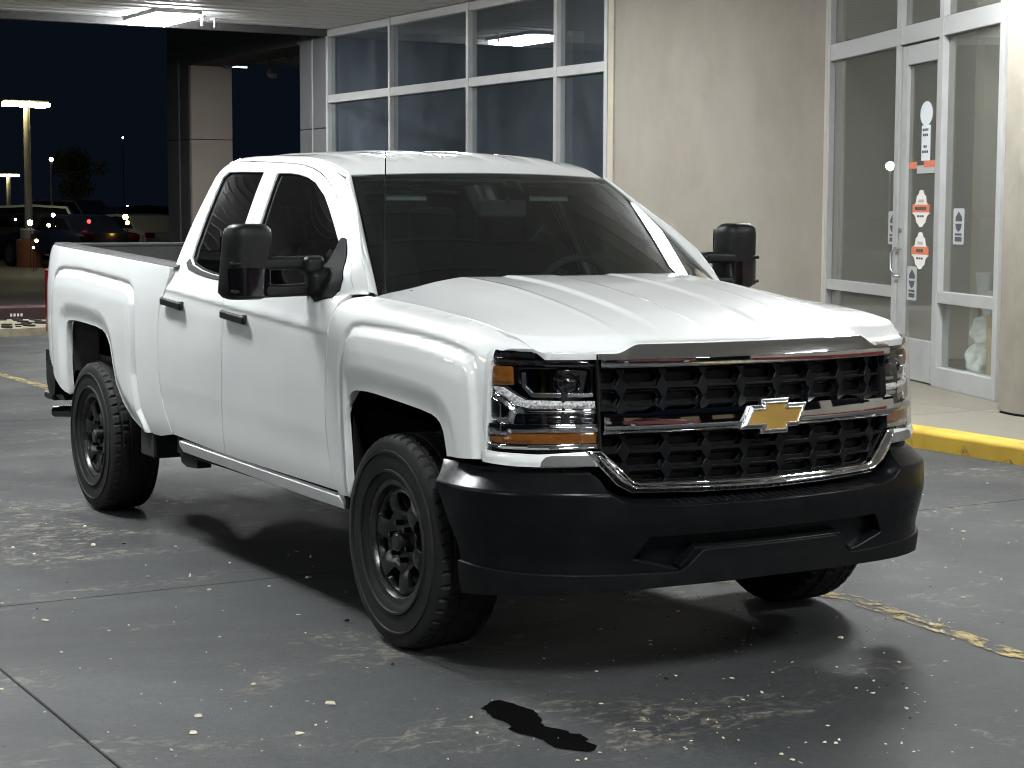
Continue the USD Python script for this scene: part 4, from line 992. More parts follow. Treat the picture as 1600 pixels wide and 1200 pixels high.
def seat(x, y, w, name):
    b_ = cat([moved(rbox((.50, w, .16), .06), (x + .12, y, .86)), moved(rbox((.15, w, .64), .06), (x - .20, y, 1.16), ry=-.22)])
    p = put(TR, name, b_, 'cabin_seat', 45)
    for k in ((0,) if w < .7 else (-.42, .42)):
        put(p, 'headrest', moved(rbox((.10, .26, .19), .045), (x - .30, y + k, 1.545), ry=-.15), 'cabin_seat', 45)
seat(-1.28, .38, .54, 'front_seat'); seat(-1.28, -.38, .54, 'front_seat'); seat(-2.05, 0, 1.35, 'rear_seat')
put(TR, 'headliner', panel(roofp.buffer(-.03), lambda x, y: np.stack([x, y, roof_z(x, y) - .045], -1), h=.1, hb=.08, flange=0), 'cabin_seat')
for s in (-1, 1):
    vs = put(TR, 'sun_visor', moved(rbox((.18, .44, .022), .010), (-1.13, s * .36, 1.735), ry=.42), 'cabin_seat', 40)
    put(vs, 'visor_tag', moved(bx(-.035, .035, -.10, .10, -.001, .001), (-1.082, s * .36 - .02, 1.700), ry=.42 + .9), 'visor_label')
im = put(TR, 'inner_mirror', moved(rbox((.035, .25, .075), .016), (-.905, 0, 1.632), rz=.08), 'liner_grey', 40)
put(im, 'mirror_stem', cyl((-.875, .03, 1.735), (-.895, .02, 1.65), .013, 10), 'cabin_dark', 40)
put(im, 'sensor_pod', moved(rbox((.09, .07, .05), .018), (-.885, .04, 1.715), ry=.5), 'gloss_black', 40)
# tow mirrors
def mirror(s):
    def P(m):
        m = m.copy()
        if s > 0: m.vertices = m.vertices * [1, -1, 1]; m.invert()
        return m
    # head: an upright rounded shell, narrower at the top; y outward is negative here
    rows = []
    ztab = np.array([1.268, 1.276, 1.295, 1.33, 1.40, 1.47, 1.52, 1.548, 1.563, 1.569])
    for z in ztab:
        k = (z - 1.268) / .30
        e = min(1, math.sqrt(max(1e-3, 1 - max(0, (.035 - (z - 1.266)) / .035) ** 2)), math.sqrt(max(1e-3, 1 - max(0, ((z - 1.530) / .0405)) ** 2)))
        yc, hw, hd = -1.212 + .008 * k, (.104 - .008 * k) * (.45 + .55 * e), (.085 - .012 * k) * (.35 + .65 * e)
        ring = []
        for a in np.linspace(0, 2 * np.pi, 40, endpoint=False):
            c_, s_ = math.cos(a), math.sin(a); p_ = 2.0 / 4.2
            yy_ = hw * np.sign(c_) * abs(c_) ** p_; xx_ = hd * np.sign(s_) * abs(s_) ** (2.0 / 2.6)
            if xx_ < 0: xx_ *= .55
            ring.append((-.855 + xx_ + .03 * k - .02 * abs(yy_ / .1) ** 2, yc + yy_, z))
        rows.append(ring)
    g_ = np.array(rows); m = loft(rows, True)
    capv = np.array([g_[0].mean(0), g_[-1].mean(0)]); n0 = len(m.vertices); v = np.vstack([m.vertices, capv]); k = 40; f = list(m.faces)
    for j in range(k):
        f.append([n0, (j + 1) % k, j]); f.append([n0 + 1, n0 - k + j, n0 - k + (j + 1) % k])
    m = trimesh.Trimesh(v, f, process=False)
    h = put(TR, 'tow_mirror', P(m), 'black_plastic', 50)
    put(h, 'mirror_glass', P(bx(-.906, -.902, -1.295, -1.13, 1.30, 1.54)), 'chrome')
    lower = smoothpoly([(-1.30, 1.288), (-1.135, 1.283), (-1.135, 1.392), (-1.305, 1.398)], .014)
    def lm(y_, z_):
        e_ = (y_ + 1.21) / .1; return np.stack([-.757 - .020 * e_ ** 2 - .035 * np.abs(e_) ** 4 - .0 * z_, y_, z_], -1)
    a_ = panel(lower, lm, h=.02, hb=.01, flange=.03)
    put(h, 'lower_insert', mir(a_) if s > 0 else a_, 'gloss_black')
    for zz_ in (1.412, 1.302):
        put(h, 'arm_ridge', P(moved(rbox((.05, .165, .016), .007), (-.793, -1.215, zz_))), 'black_plastic', 40)
    put(h, 'upper_arm', P(cat([moved(rbox((.065, .33, .052), .018), (-.80, -1.065, 1.412), rx=.02)])), 'black_plastic', 40)
    put(h, 'lower_arm', P(cat([moved(rbox((.060, .30, .050), .016), (-.80, -1.075, 1.302), rx=.02)])), 'black_plastic', 40)
    put(h, 'arm_pivot', P(cat([moved(rbox((.105, .085, .075), .025), (-.785, -.955, 1.402)), moved(rbox((.105, .10, .10), .03), (-.765, -.93, 1.335))])), 'black_plastic', 40)
    patch = Polygon([(-.81, 1.515), (-.77, 1.510), (-.66, 1.42), (-.60, 1.355), (-.588, 1.315), (-.60, 1.285), (-.72, 1.262), (-.79, 1.29), (-.83, 1.34), (-.80, 1.42)])
    b_ = panel(smoothpoly(patch.exterior.coords, .012), side_off(.008), h=.02, hb=.012, flange=.02)
    put(h, 'mirror_base', mir(b_) if s > 0 else b_, 'patch_black')
for s in (-1, 1): mirror(s)
# antenna
an = put(TR, 'antenna', tube([(-.428, -.80, 1.30), (-.424, -.80, 1.55), (-.415, -.80, 1.86)], [.0042, .0032, .0022], 8), 'black_plastic', 60)
put(an, 'antenna_base', cat([cyl((-.428, -.80, 1.275), (-.428, -.80, 1.315), .017, 16, .009), cyl((-.4265, -.80, 1.40), (-.4265, -.80, 1.412), .006, 10)]), 'black_plastic', 40)

# ------------------------------------------------------------------ front end
def pillow(poly, base, amt, w=.02):
    d_ = sdf(poly)
    return lambda u, z: G(u, z, base + amt * sm(0, w, np.maximum(d_(u, z), 0)))
def bothG(name, pts, base, m_, parent=None, amt=0, w=.02, h=.016, flange=.014, r=0, label=None):
    poly = smoothpoly(pts, r) if r else Polygon(pts).buffer(0)
    f = pillow(list(poly.exterior.coords), base, amt, w) if amt else Go(base)
    a = panel(poly, f, h=h, hb=h * .6, flange=flange)
    return a
# head lights: drawn for the right-hand lamp (u < 0), mirrored for the other
lampo = [(-1.030, 1.140), (-1.012, 1.158), (-.99, 1.163), (-.944, 1.160), (-.855, 1.152), (-.640, 1.149), (-.641, .826), (-.683, .824), (-.856, .818), (-1.004, .820), (-1.046, .828), (-1.056, .92), (-1.046, 1.017)]
for flip_ in (False, True):
    X = (lambda t: mir(t)) if flip_ else (lambda t: t)
    hl = put(TR, 'headlight', X(bothG('h', lampo, -.045, None, flange=.05, h=.02)), 'smoked_chrome')
    def hp(name, pts, base, m_, **k): return put(hl, name, X(bothG(name, pts, base, None, **k)), m_)
    hp('top_trim', [(-1.010, 1.156), (-.944, 1.154), (-.855, 1.146), (-.646, 1.143), (-.646, 1.108), (-.93, 1.106), (-1.02, 1.106), (-1.028, 1.138)], -.030, 'smoked_chrome', amt=.018, w=.018)
    hp('amber_reflector', [(-1.017, 1.100), (-.938, 1.101), (-.936, 1.040), (-1.022, 1.038)], -.020, 'amber_lens', amt=.006, w=.01, r=.006)
    hp('lamp_bowl', [(-.925, 1.098), (-.650, 1.099), (-.652, .998), (-.872, .997), (-.910, 1.032), (-.925, 1.045)], -.040, 'gloss_black', amt=-.03, w=.03)
    bt = G(np.array([-.745]), np.array([1.048]), -.035)[0]
    sp = trimesh.creation.icosphere(3, .040); sp.vertices = sp.vertices * [1, 1, .9] + bt
    if flip_: sp.vertices = sp.vertices * [1, -1, 1]; sp.invert()
    put(hl, 'projector_lens', sp, 'gloss_black', True)
    ring_ = tube([G(np.array([-.745 + .047 * math.cos(a)]), np.array([1.048 + .042 * math.sin(a)]), -.03)[0] * ([1, -1, 1] if flip_ else [1, 1, 1]) for a in np.linspace(0, 2 * np.pi, 28, endpoint=False)], .004, 6, True)
    put(hl, 'projector_ring', ring_, 'smoked_chrome', 60)
    hp('bowl_rim', [(-.905, 1.080), (-.895, 1.080), (-.895, 1.038), (-.868, 1.012), (-.655, 1.010), (-.655, 1.001), (-.874, 1.001), (-.905, 1.034)], -.022, 'satin_chrome', h=.01)
    hp('light_strip', [(-1.018, 1.032), (-.978, 1.030), (-.930, 1.004), (-.894, .988), (-.650, .985), (-.650, .963), (-.884, .962), (-.930, .972), (-.970, 1.000), (-1.010, 1.016)], -.020, 'led_strip', amt=.006, w=.01, h=.012)
    hp('chrome_swoop', [(-1.044, 1.020), (-1.010, 1.012), (-.968, .994), (-.932, .966), (-.884, .957), (-.645, .958), (-.645, .944), (-.93, .944), (-.945, .905), (-1.045, .912)], -.022, 'chrome', amt=.012, w=.02, h=.012)
    hp('mid_chrome', [(-.925, .940), (-.645, .940), (-.645, .912), (-.930, .912)], -.034, 'smoked_chrome', amt=.008)
    hp('bar_ridge', [(-1.048, .908), (-.955, .908), (-.643, .909), (-.643, .884), (-.943, .880), (-.962, .868), (-1.04, .872)], -.012, 'chrome', amt=.010, w=.012, h=.012)
    hp('turn_lamp', [(-1.035, .861), (-.965, .868), (-.945, .878), (-.650, .881), (-.652, .846), (-.973, .841), (-1.036, .846)], -.018, 'amber_lens', amt=.006, w=.01)
    hp('low_trim', [(-1.046, .842), (-.97, .838), (-.648, .843), (-.648, .828), (-.856, .823), (-1.0, .824), (-1.044, .832)], -.012, 'chrome', amt=.010, w=.008, h=.01)
    hp('lens_cover', lampo, .0, 'lamp_cover', flange=.012, h=.02)
    # body-coloured strip under the lamp, with its dark tow-hook plug
    fs = put(TR, 'lamp_filler', X(bothG('f', [(-1.060, .815), (-1.004, .812), (-.856, .808), (-.694, .818), (-.655, .770), (-.847, .768), (-.946, .769), (-1.061, .776)], .002, None, amt=.004)), 'white_paint')
    put(fs, 'filler_plug', X(bothG('p', [(-.847, .771), (-.842, .787), (-.829, .800), (-.808, .805), (-.683, .805), (-.660, .773)], .007, None)), 'liner_grey')
# grille: top rail
us = np.concatenate([np.linspace(-.634, -.575, 8), np.linspace(-.567, -.46, 12), np.linspace(-.45, .45, 41), np.linspace(.46, .567, 12), np.linspace(.575, .634, 8)])
hl_z = lambda u: 1.176 - .030 * sm(.485, .570, abs(u))
rows = [[G(u, hl_z(u), -.012), G(u, hl_z(u), -.002), G(u, hl_z(u) - .004, .004), G(u, (hl_z(u) + 1.130) / 2, .016), G(u, 1.130, .025), G(u, 1.126, .026), G(u, 1.104, .0235), G(u, 1.100, .020), G(u, 1.098, -.03)] for u in us]
gr = put(TR, 'grille', loft(rows), 'chrome', 30)
# centre bar
def bt_(u): return .953 + .009 * sm(.475, .43, abs(u))
rows = [[G(u, bt_(u) + .003, -.03), G(u, bt_(u), .004), G(u, bt_(u) - .006, .0315), G(u, .937, .0325), G(u, .905, .0315), G(u, .900, .0305), G(u, .890, .024), G(u, .877, .010), G(u, .874, -.03)] for u in us]
put(gr, 'centre_bar', loft(rows), 'chrome', 30)
# lower U-shaped chrome frame
uo = [(-.690, .820), (-.646, .766), (-.588, .705), (-.533, .676), (-.261, .667), (0, .663)]; ui = [(-.638, .820), (-.527, .713), (-.502, .706), (-.262, .702), (0, .698)]
full = lambda p: p + [(-a, b) for a, b in p[::-1][1:]]
U = Polygon(full(uo) + full(ui)[::-1]).buffer(0)
put(gr, 'lower_frame', panel(U, pillow(list(U.exterior.coords), .0, .020, .019), h=.0065, hb=.006, flange=.03), 'chrome')
# mesh inserts
def hexes(u0, u1, z0, z1, cu, rows_z, hh, clip):
    cells = []; n = int((u1 - u0) / cu) + 1
    for zc in rows_z:
        for k in range(-n, n + 1):
            c = k * cu
            hx2 = cu * .49
            cells.append(Polygon([(c - hx2, zc), (c - hx2 * .76, zc + hh), (c + hx2 * .76, zc + hh), (c + hx2, zc), (c + hx2 * .76, zc - hh), (c - hx2 * .76, zc - hh)]))
    return shapely.union_all(cells).intersection(clip)
def insert(clip, rows_z, name, hh):
    holes = hexes(-.64, .64, 0, 0, .158, rows_z, hh, clip.buffer(-.006))
    a = panel(clip.difference(holes), Go(-.020), h=.03, hb=.02, flange=.032, bevel=.004); p = put(gr, name, a, 'grille_black')
    h2 = hexes(-.64, .64, 0, 0, .158, rows_z, hh * .62, clip.buffer(-.012))
    h2 = shapely.union_all([affinity.scale(g, .93, 1.0) for g in getattr(h2, 'geoms', [h2])])
    b_ = panel(clip.difference(h2), Go(-.046), h=.03, hb=.02, flange=.02, bevel=.003); put(p, 'inner_mesh', b_, 'grille_black')
    c_ = panel(clip, Go(-.085), h=.05, hb=.04, flange=0); put(p, 'backing', c_, 'flat_black')
insert(Polygon([(-.632, 1.102), (.632, 1.102), (.632, .955), (-.632, .955)]), (1.064, .992), 'upper_mesh', .0335)
low = Polygon([(-.632, .880), (.632, .880), (.632, .815)] + full(ui)[::-1][1:-1] + [(-.632, .815)]).buffer(0).buffer(.006)
insert(low, (.846, .780, .720), 'lower_mesh', .028)
# side posts between grille and lamps
for s in (-1, 1): put(gr, 'side_seam', loft([[G(s * .637, z, -.03), G(s * .637, z, -.002), G(s * .6415, z, -.002), G(s * .6415, z, -.03)] for z in np.linspace(.825, 1.145, 12)]), 'gap_black')
# emblem
hw, wing, hgt, tall, sl = .122, .044, .026, .046, .030
em = Polygon([(-hw + sl, hgt), (-wing, hgt), (-wing + .004, tall), (wing + .004, tall), (wing, hgt), (hw, hgt), (hw - sl, -hgt), (wing, -hgt), (wing - .004, -tall), (-wing - .004, -tall), (-wing, -hgt), (-hw, -hgt)]).buffer(0)
em = affinity.translate(em, .010, .918)
outer = em.buffer(.014, join_style=2)
eb = put(gr, 'emblem', panel(outer.difference(em.buffer(-.001)), pillow(list(outer.exterior.coords), .044, .010, .012), h=.006, hb=.005, flange=.022), 'satin_chrome')
put(eb, 'emblem_field', panel(em, Go(.048), h=.012, hb=.008, flange=.008), 'gold')
# bumper
top = [(-1.44, .750), (-1.33, .748), (-1.22, .745), (-.97, .743), (-.715, .742), (-.690, .738), (-.672, .722), (-.648, .679), (-.602, .650), (-.54, .638), (-.40, .632), (0, .628)]
bot = [(-1.30, .60), (-1.25, .50), (-1.235, .426), (-1.11, .418), (-.99, .410), (-.71, .407), (-.40, .403)]
midb = [(-.30, .462), (0, .464)]
intake = smoothpoly([(-.50, .532), (.50, .532), (.565, .452), (.42, .415), (.385, .41), (.32, .478), (-.32, .478), (-.385, .41), (-.42, .415), (-.565, .452)], .006)
bf = Polygon(full(top) + full(bot + midb)[::-1]).buffer(0).difference(intake)
bp_ = put(TR, 'front_bumper', panel(bf, Bo(0), h=.012, hb=.011, flange=.08, bevel=.006), 'bumper_black')
rows = [[B(u, tz - .001, -.004), B(u, tz + .004, -.014), B(u, tz + .010, -.05), B(u, tz + .016, -.13)] for u, tz in [(u, float(np.interp(abs(u), [0, .4, .54, .602, .648, .69], [.628, .632, .638, .650, .679, .735]))) for u in np.linspace(-.69, .69, 60)]]
put(bp_, 'step_pad', loft(rows), 'bumper_black', 40)
for k in range(30):
    u = -.47 + k * .94 / 29
    put(bp_, 'tread_rib', loft([[B(u + d, .632 + .012 * t, -.006 - .085 * t) + np.array([0, 0, h_]) for d, h_ in ((-.004, 0), (-.003, .004), (.003, .004), (.004, 0))] for t in (.12, .5, .95)]), 'black_plastic')
put(bp_, 'intake_backing', panel(intake.buffer(.02), Bo(-.048), h=.04, hb=.03, flange=0), 'bumper_black')
for s in (-1, 1):
    rows = [[B(u, .74, -.0), B(u, .752, -.05), B(u, .76, -.09)] for u in np.linspace(s * .70, s * 1.40, 30)]
    put(bp_, 'shelf', loft(rows), 'flat_black', 40)
valb = [(-1.235, .310), (-1.05, .328), (-.838, .343), (-.40, .356), (0, .360)]
valt = [(-1.24, .422), (-1.11, .414), (-.99, .406), (-.71, .403), (-.395, .399), (-.365, .405), (-.295, .468), (-.27, .472), (0, .472)]
VL = Polygon(full(valt) + full(valb)[::-1]).buffer(0)
put(TR, 'air_dam', panel(VL, lambda u, z: B(u, z, .012 - .0 * z), h=.022, hb=.014, flange=.09, bevel=.006), 'valance_black')
rows = [[B(u, z, .010), B(u, z + .002, -.06)] for u, z in [(u, float(np.interp(abs(u), [a for a, _ in [(-x, y) for x, y in valt][::-1]], [b for _, b in [(-x, y) for x, y in valt][::-1]]))) for u in np.linspace(-1.24, 1.24, 90)]]
put(TR, 'air_dam_ledge', loft(rows), 'valance_black', 40)
# ------------------------------------------------------------------ the car park beyond
isl = Polygon([(-19.35, -6), (-17.25, -6), (-17.25, 2.4), (-17.5, 3.0), (-18.1, 3.35), (-18.7, 3.3), (-19.2, 3.0), (-19.35, 2.4)])
solo('kerb_island', extrude(isl, .10), 'island_gravel', 'low pale gravel island with dark scattered bits behind the truck bed', 'island')
rs = np.random.RandomState(7)
bits = []
for k in range(150):
    x, y = rs.uniform(-19.1, -17.4), rs.uniform(-1, 3.1)
    if isl.buffer(-.1).contains(Point(x, y)):
        b = bx(-.06, .06, -.02, .02, 0, .02, .004); b.apply_scale(rs.uniform(.5, 1.6)); bits.append(moved(b, (x, y, .101), rz=rs.uniform(0, 3.1)))
solo('leaf_litter', cat(bits), 'crumb_dark', 'dark leaf litter on the pale gravel island', 'leaf litter', kind='stuff')
rk_ = thing('red_kerb', 'dark red painted kerb beyond the gravel island', 'kerb', (-20.6, 0, 0))
put(rk_, 'kerb_body', bx(-20.9, -20.4, -8, 4.2, 0, .22, .03), 'kerb_red')
for k in range(4): put(rk_, 'white_mark', bx(-20.399, -20.396, 3.05 + k * .05, 3.08 + k * .05, .07, .11), 'line_white')
# lamp posts
def lamp_post(loc, H, label, s=1.0, base=True):
    t = thing('lamp_post', label, 'lamp post', loc, None)
    x, y, z = loc
    put(t, 'pole', cyl((x, y, .3), (x, y, H), .115 * s, 12, .085 * s), 'lamp_pole_paint', 40)
    put(t, 'collar', bx(x - .2 * s, x + .2 * s, y - .2 * s, y + .2 * s, .75 if base else .0, 1.05 if base else .3, .03), 'lamp_pole_paint')
    if base: put(t, 'footing', cyl((x, y, 0), (x, y, .76), .34, 24), 'pole_base_orange', 40)
    for k, (dy, dx) in enumerate(((-.34, .08), (.34, -.18))):
        hd = put(t, 'lamp_head', moved(rbox((.44, .54, .08), .035), (x + dx, y + dy, H + .07)), 'lamp_pole_paint', 40)
        put(hd, 'lamp_lens', moved(rbox((.50, .62, .13), .05), (x + dx, y + dy, H - .02)), 'pole_lamp_lens', 40)
    return t
lamp_post((-44.2, 9.95, 0), 4.42, 'tall lit yellow lamp post on an orange footing left of the truck bed')
def side_post(x, y, H, label):
    t = thing('lamp_post', label, 'lamp post', (x, y, 0), 'lamp posts out of the picture')
    put(t, 'pole', cyl((x, y, 0), (x, y, H), .11, 12, .08), 'lamp_pole_paint', 40)
    for dx in (-.55, .55):
        hd = put(t, 'lamp_head', moved(rbox((.85, .46, .10), .04), (x + dx, y, H + .06)), 'lamp_pole_paint', 40)
        put(hd, 'lamp_lens', moved(rbox((.78, .40, .05), .02), (x + dx, y, H - .005)), 'side_post_lens', 40)
for x, y in ((-11.0, -11.5), (-4.5, -11.0), (2.5, -11.0)): side_post(x, y, 5.2, 'lit lamp post beside the drive, out of the picture on the near side')
sh = thing('shop_row', 'dim row of shops behind the viewpoint, seen only as a reflection in the chrome', 'building', (48, 0, 0))
put(sh, 'wall', bx(48, 56, -45, 40, 0, 5.0), 'shop_wall')
for k in range(9): put(sh, 'window', bx(47.95, 47.99, -40 + k * 9, -35.5 + k * 9, .8, 2.9), 'shop_window')
lamp_post((-100, 24.3, 0), 3.45, 'smaller lit lamp post far off at the left edge', 1.2, False)
# far single lights on poles
def far_light(name_at, m_, r, label, pr=.05):
    x, y, z = name_at
    t = thing('distant_lamp', label, 'lamp', (x, y, 0))
    put(t, 'post', cyl((x, y, 0), (x, y, z), pr if pr > .03 else .007, 8), 'lamp_pole_paint' if pr > .03 else 'gap_black', 40)
    put(t, 'globe', moved(trimesh.creation.icosphere(2, r), (x, y, z + r * .7)), m_, True)
FAR = [((80, 249), -66, 'far_white', .085, 'white point of light above the parked cars, left of the dark tree', .05), ((192, 215), -200, 'far_white', .12, 'tiny white light highest in the dark sky left of the column', .05),
       ((83, 336), -42.4, 'far_white', .055, 'white light over the parked cars, highest of the cluster by the tall lamp post', .015), ((47, 348), -42.6, 'far_white', .075, 'bright white light just right of the tall lamp post', .015),
       ((196, 339), -42.0, 'far_yellow', .075, 'bright warm light above the silver roof line by the truck cab', .015), ((199, 348), -41.6, 'far_orange', .06, 'orange light just below the bright warm light by the truck cab', .015),
       ((57, 376), -41.0, 'far_yellow', .045, 'small yellow light low over the dark cars', .015), ((76, 352), -42.2, 'far_yellow', .05, 'pale yellow light right of the bright white one by the tall lamp post', .015), ((24, 343), -42.8, 'far_white', .035, 'dim white light left of the tall lamp post', .015),
       ((52, 387), -40.5, 'far_white', .03, 'faint white light lowest beside the orange footing', .012), ((139, 346), -42.3, 'tail_red', .055, 'small red light over the dark cars left of the truck cab', .015), ((88, 354), -43.0, 'far_yellow', .03, 'faint pale light farthest right of the cluster by the tall lamp post', .012)]
_F = np.array([math.cos(YAW) * math.cos(PITCH), math.sin(YAW) * math.cos(PITCH), math.sin(PITCH)])
_R = np.cross(_F, [0, 0, 1]); _R /= np.linalg.norm(_R); _U = np.cross(_R, _F)
_R, _U = math.cos(ROLL) * _R + math.sin(ROLL) * _U, -math.sin(ROLL) * _R + math.cos(ROLL) * _U
def ray_at(px, py, x):
    r = _F + _R * (px - 800) / FOCAL_PX - _U * (py - 600) / FOCAL_PX; return CAM_POS + r * (x - CAM_POS[0]) / r[0]
for q, X_, m_, r, lb_, pr_ in FAR: far_light(ray_at(*q, X_) - [0, 0, r * .7], m_, r, lb_, pr_)
far_light((-66.9, 6.2, 3.3), 'far_glare', .17, 'glaring lamp off the left edge, seen only as a reflection in the entrance glass')
# tree
rs = np.random.RandomState(4)
tc = ray_at(118, 275, -75)
tr_ = thing('tree', 'dim leafy tree in the dark beyond the parked cars', 'tree', (tc[0], tc[1], 0))
put(tr_, 'trunk', tube([(tc[0], tc[1], 0), (tc[0] + .1, tc[1], 1.6), (tc[0] - .05, tc[1] + .1, 3.0)], [.16, .12, .06], 10), 'bark', 50)
for k in range(6):
    a = k * 1.05; e = np.array([tc[0] + math.cos(a) * .8, tc[1] + math.sin(a) * .9, 3.2 + .3 * k % 1.1])
    put(tr_, 'limb', tube([(tc[0], tc[1], 1.5 + .15 * k), (tc[0] + math.cos(a) * .4, tc[1] + math.sin(a) * .4, 2.3 + .1 * k), e], [.06, .045, .02], 7), 'bark', 50)
lv, lf = [], []
cl = [np.array([rs.normal(0, .36), rs.normal(0, .36), rs.uniform(-.9, .8)]) for _ in range(26)]
for c in cl:
    for k in range(170):
        d = rs.normal(0, .17, 3); o = tc + c + d + np.array([0, 0, .1]); u = rs.normal(0, 1, 3); u /= np.linalg.norm(u); w = np.cross(u, rs.normal(0, 1, 3)); w /= np.linalg.norm(w) + 1e-9
        n = len(lv); lv += [o - u * .07, o + w * .035, o + u * .07, o - w * .035]; lf += [[n, n + 1, n + 2], [n, n + 2, n + 3]]
put(tr_, 'crown', (np.array(lv), np.array(lf)), 'leaf_green', kind='stuff')
# parked cars: one body form with variants
def car(loc, rz, body, label, kind='sedan', tail=False, group=None):
    t = thing('parked_car', label, 'car', loc, 'cars parked in the dark lot', rz)
    ORIGIN[t] = np.zeros(3)
    L = 4.7; H = {'sedan': 1.45, 'suv': 1.72, 'van': 1.95}[kind]
    if kind == 'sedan':
        low = [(-2.33, .38), (-2.35, .70), (-2.25, .95), (-1.55, 1.0), (1.0, .98), (2.05, .82), (2.33, .66), (2.35, .36)]
        top = [(-1.75, .97), (-1.15, 1.40), (-.4, 1.45), (.25, 1.42), (1.15, .97)]
    elif kind == 'suv':
        low = [(-2.30, .42), (-2.35, .80), (-2.30, 1.08), (-1.6, 1.1), (1.0, 1.08), (2.1, .98), (2.33, .75), (2.35, .40)]
        top = [(-2.25, 1.08), (-1.95, 1.66), (-.9, 1.72), (.3, 1.66), (1.2, 1.07)]
    else:
        low = [(-2.5, .42), (-2.55, .85), (-2.5, 1.15), (-1.6, 1.18), (1.3, 1.15), (2.1, 1.05), (2.45, .8), (2.5, .40)]
        top = [(-2.5, 1.14), (-2.45, 1.88), (-1.0, 1.95), (.7, 1.90), (1.65, 1.13)]
    def arches(p):
        P = Polygon(p)
        for cx in (-1.4, 1.42): P = P.difference(Point(cx, .33).buffer(.37, 16))
        return P
    def shell(P, w, bev):
        rows = []
        ms = []
        for g in getattr(P, 'geoms', [P]):
            a = extrude(g, w - 2 * bev); a.vertices = np.stack([a.vertices[:, 0], a.vertices[:, 2] - (w / 2 - bev), a.vertices[:, 1]], 1); a.invert(); ms.append(a)
            i = g.buffer(-bev)
            for gg in getattr(i, 'geoms', [i]):
                a = extrude(gg, w); a.vertices = np.stack([a.vertices[:, 0], a.vertices[:, 2] - w / 2, a.vertices[:, 1]], 1); a.invert(); ms.append(a)
        return cat(ms)
    put(t, 'body', shell(arches(low).buffer(.05).buffer(-.05), 1.80, .07), body)
    cab = Polygon(top)
    m = extrude(cab, 1.5); v = m.vertices; y = v[:, 2] - .75; z = v[:, 1]; k = 1 - .22 * np.clip((z - 1.0) / .6, 0, 1)
    m.vertices = np.stack([v[:, 0], y * k * 1.08, z], 1); m.invert(); put(t, 'cabin', m, body)
    gl = cab.buffer(-.07).intersection(sbox(-3, 1.04, 3, 3))
    for s in (-1, 1):
        e = extrude(gl, .02); v = e.vertices; z = v[:, 1]; k = 1 - .22 * np.clip((z - 1.0) / .6, 0, 1)
        e.vertices = np.stack([v[:, 0], s * (.815 * k + v[:, 2] - .006), z], 1); put(t, 'side_glass', e, 'gloss_black')
    for cx in (-1.4, 1.42):
        for s in (-1, 1):
            w_ = put(t, 'wheel', cyl((cx, s * .68, .33), (cx, s * .90, .33), .33, 24), 'tyre_rubber', 40); put(w_, 'rim', cyl((cx, s * .895, .33), (cx, s * .905, .33), .21, 16), 'satin_chrome', 40)
    for s in (-1, 1):
        put(t, 'tail_lamp', bx(-2.375, -2.30, s * .70 - .15, s * .70 + .15, .78, .92, .02), 'tail_red' if tail else 'red_lens')
        put(t, 'head_lamp', bx(2.25, 2.36, s * .66 - .16, s * .66 + .16, .62, .74, .02), 'satin_chrome')
    put(t, 'windscreen', bx(.62, .66, -.6, .6, 1.12, 1.30), 'gloss_black') if False else None
    return t
def at_px(px, X): 
    p = ray_at(px, 300, X); return (p[0], p[1], 0)
car(at_px(6, -52), math.radians(250), 'car_silver', 'pale car cut off by the left edge behind the lamp post', 'suv')
car(at_px(62, -51), math.radians(62), 'car_black', 'black car right of the tall lamp post')
car(at_px(120, -66), math.radians(20), 'car_grey', 'grey van with one red tail light lit', 'van', tail=True)
car(at_px(205, -47), math.radians(190), 'car_silver', 'silver car showing its roof line just left of the truck cab')
car(at_px(100, -44), math.radians(195), 'car_navy', 'dark car in front of the van')
car(at_px(250, -60), math.radians(100), 'car_black', 'black car half hidden behind the truck cab', 'suv')
car(at_px(20, -64), math.radians(80), 'car_navy', 'dark car farthest back at the left', 'suv')
# things behind the viewpoint that the chrome reflects
car((19, -2.5, 0), math.radians(75), 'car_silver', 'silver car behind the viewpoint, seen only as a reflection in the chrome', 'suv')
car((17, 3.6, 0), math.radians(100), 'car_red', 'red car behind the viewpoint, seen only as a reflection in the chrome')
car((21, -9.5, 0), math.radians(60), 'car_grey', 'grey van behind the viewpoint, seen only as a reflection in the chrome', 'van')
def cone(x, y, label):
    t = thing('traffic_cone', label, 'traffic cone', (x, y, 0))
    put(t, 'cone_body', cyl((x, y, .03), (x, y, .70), .15, 24, .03), 'sticker_orange', 40); put(t, 'cone_base', bx(x - .19, x + .19, y - .19, y + .19, .004, .032, .006), 'sticker_orange')
    put(t, 'cone_band', cyl((x, y, .40), (x, y, .52), .0855, 24, .0645), 'paper_pale', 40)
cone(8.2, -5.6, 'orange traffic cone behind the viewpoint, the left one in the grille reflection'); cone(9.4, -3.4, 'orange traffic cone behind the viewpoint, the right one in the grille reflection')
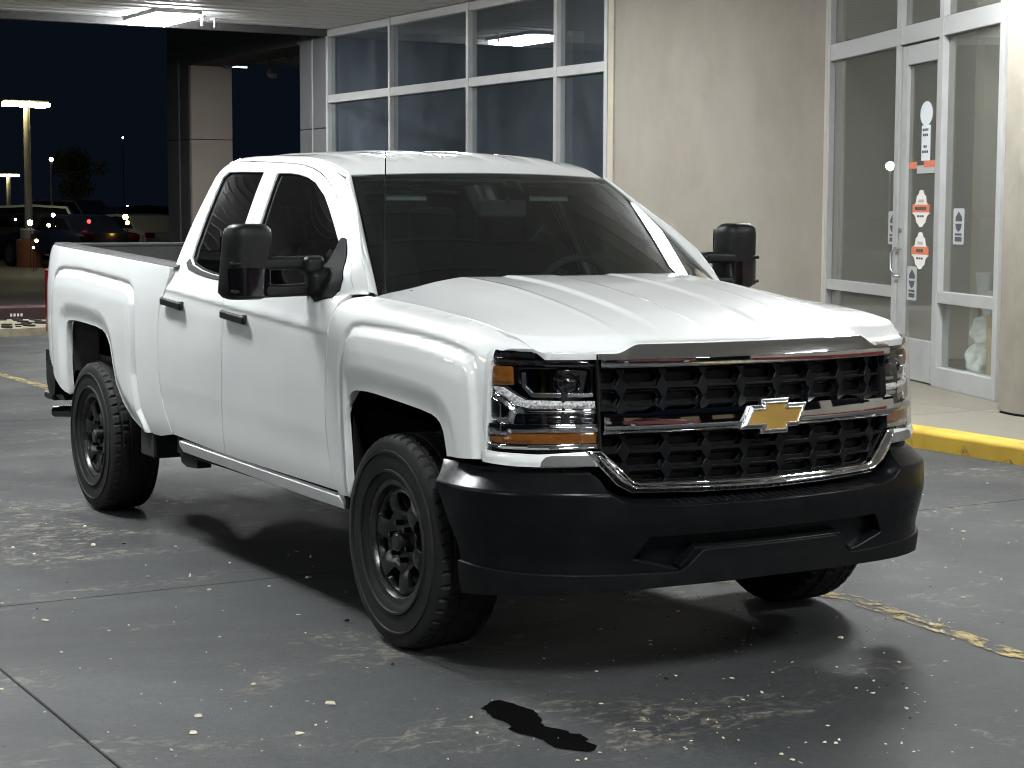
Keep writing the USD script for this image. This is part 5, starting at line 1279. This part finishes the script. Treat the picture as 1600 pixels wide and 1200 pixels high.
# ------------------------------------------------------------------ small things on the drive
out = [(700 + a / 1.778, 850 + b / 1.778) for a, b in ((97, 460), (125, 440), (150, 437), (175, 445), (200, 455), (240, 465), (248, 480), (265, 495), (270, 510), (310, 517), (345, 530), (375, 532), (385, 548), (412, 565), (410, 575), (390, 580), (345, 575), (300, 567), (270, 553), (240, 537), (205, 530), (165, 515), (180, 510), (160, 495), (130, 487), (115, 475))]
def ground_px(px, py):
    r = _F + _R * (px - 800) / FOCAL_PX - _U * (py - 600) / FOCAL_PX; return (CAM_POS + r * (-CAM_POS[2]) / r[2])[:2]
pud = Polygon([ground_px(*q) for q in out])
rng = np.random.RandomState(2)
ring = dens(pud.exterior.coords, .012); ring = ring + (meshkit.fbm(np.c_[ring * 28, ring[:, :1] * 0], 3, 4)[:, None] - .5) * .03
pz = extrude(Polygon(ring).buffer(0), .002, .0025)
solo('puddle', pz, 'oil_wet', 'small black wet puddle on the drive in front of the truck', 'puddle')
rs = np.random.RandomState(11)
cr, dk = [], []
def crumb(n, lst, size, area):
    for _ in range(n):
        px, py = rs.uniform(area[0], area[2]), rs.uniform(area[1], area[3])
        x, y = ground_px(px, py)
        s = size * rs.lognormal(0, .45)
        k = rs.randint(5, 8); a = np.sort(rs.uniform(0, 2 * np.pi, k)); rr = rs.uniform(.45, 1.0, k)
        b = np.stack([np.cos(a) * rr, np.sin(a) * rr * rs.uniform(.4, .9), np.zeros(k)], 1) * s
        t_ = b * .7; t_[:, 2] = s * rs.uniform(.12, .45)
        v = np.vstack([b, t_]); h = trimesh.convex.convex_hull(v + rs.normal(0, s * .02, v.shape)); lst.append(moved(h, (x, y, .0035), rz=rs.uniform(0, 6)))
crumb(190, cr, .0065, (0, 780, 1600, 1195)); crumb(80, cr, .0075, (900, 980, 1500, 1195)); crumb(40, cr, .010, (1300, 740, 1600, 1000)); crumb(25, cr, .015, (0, 850, 700, 1180))
crumb(70, dk, .0065, (0, 700, 1600, 1190)); crumb(14, dk, .012, (950, 900, 1300, 1000))
solo('pale_crumbs', cat(cr), 'crumb_pale', 'pale crumbs and petals strewn over the drive', 'litter', kind='stuff')
solo('dark_crumbs', cat(dk), 'crumb_dark', 'dark crumbs and leaf bits strewn over the drive', 'litter', kind='stuff')
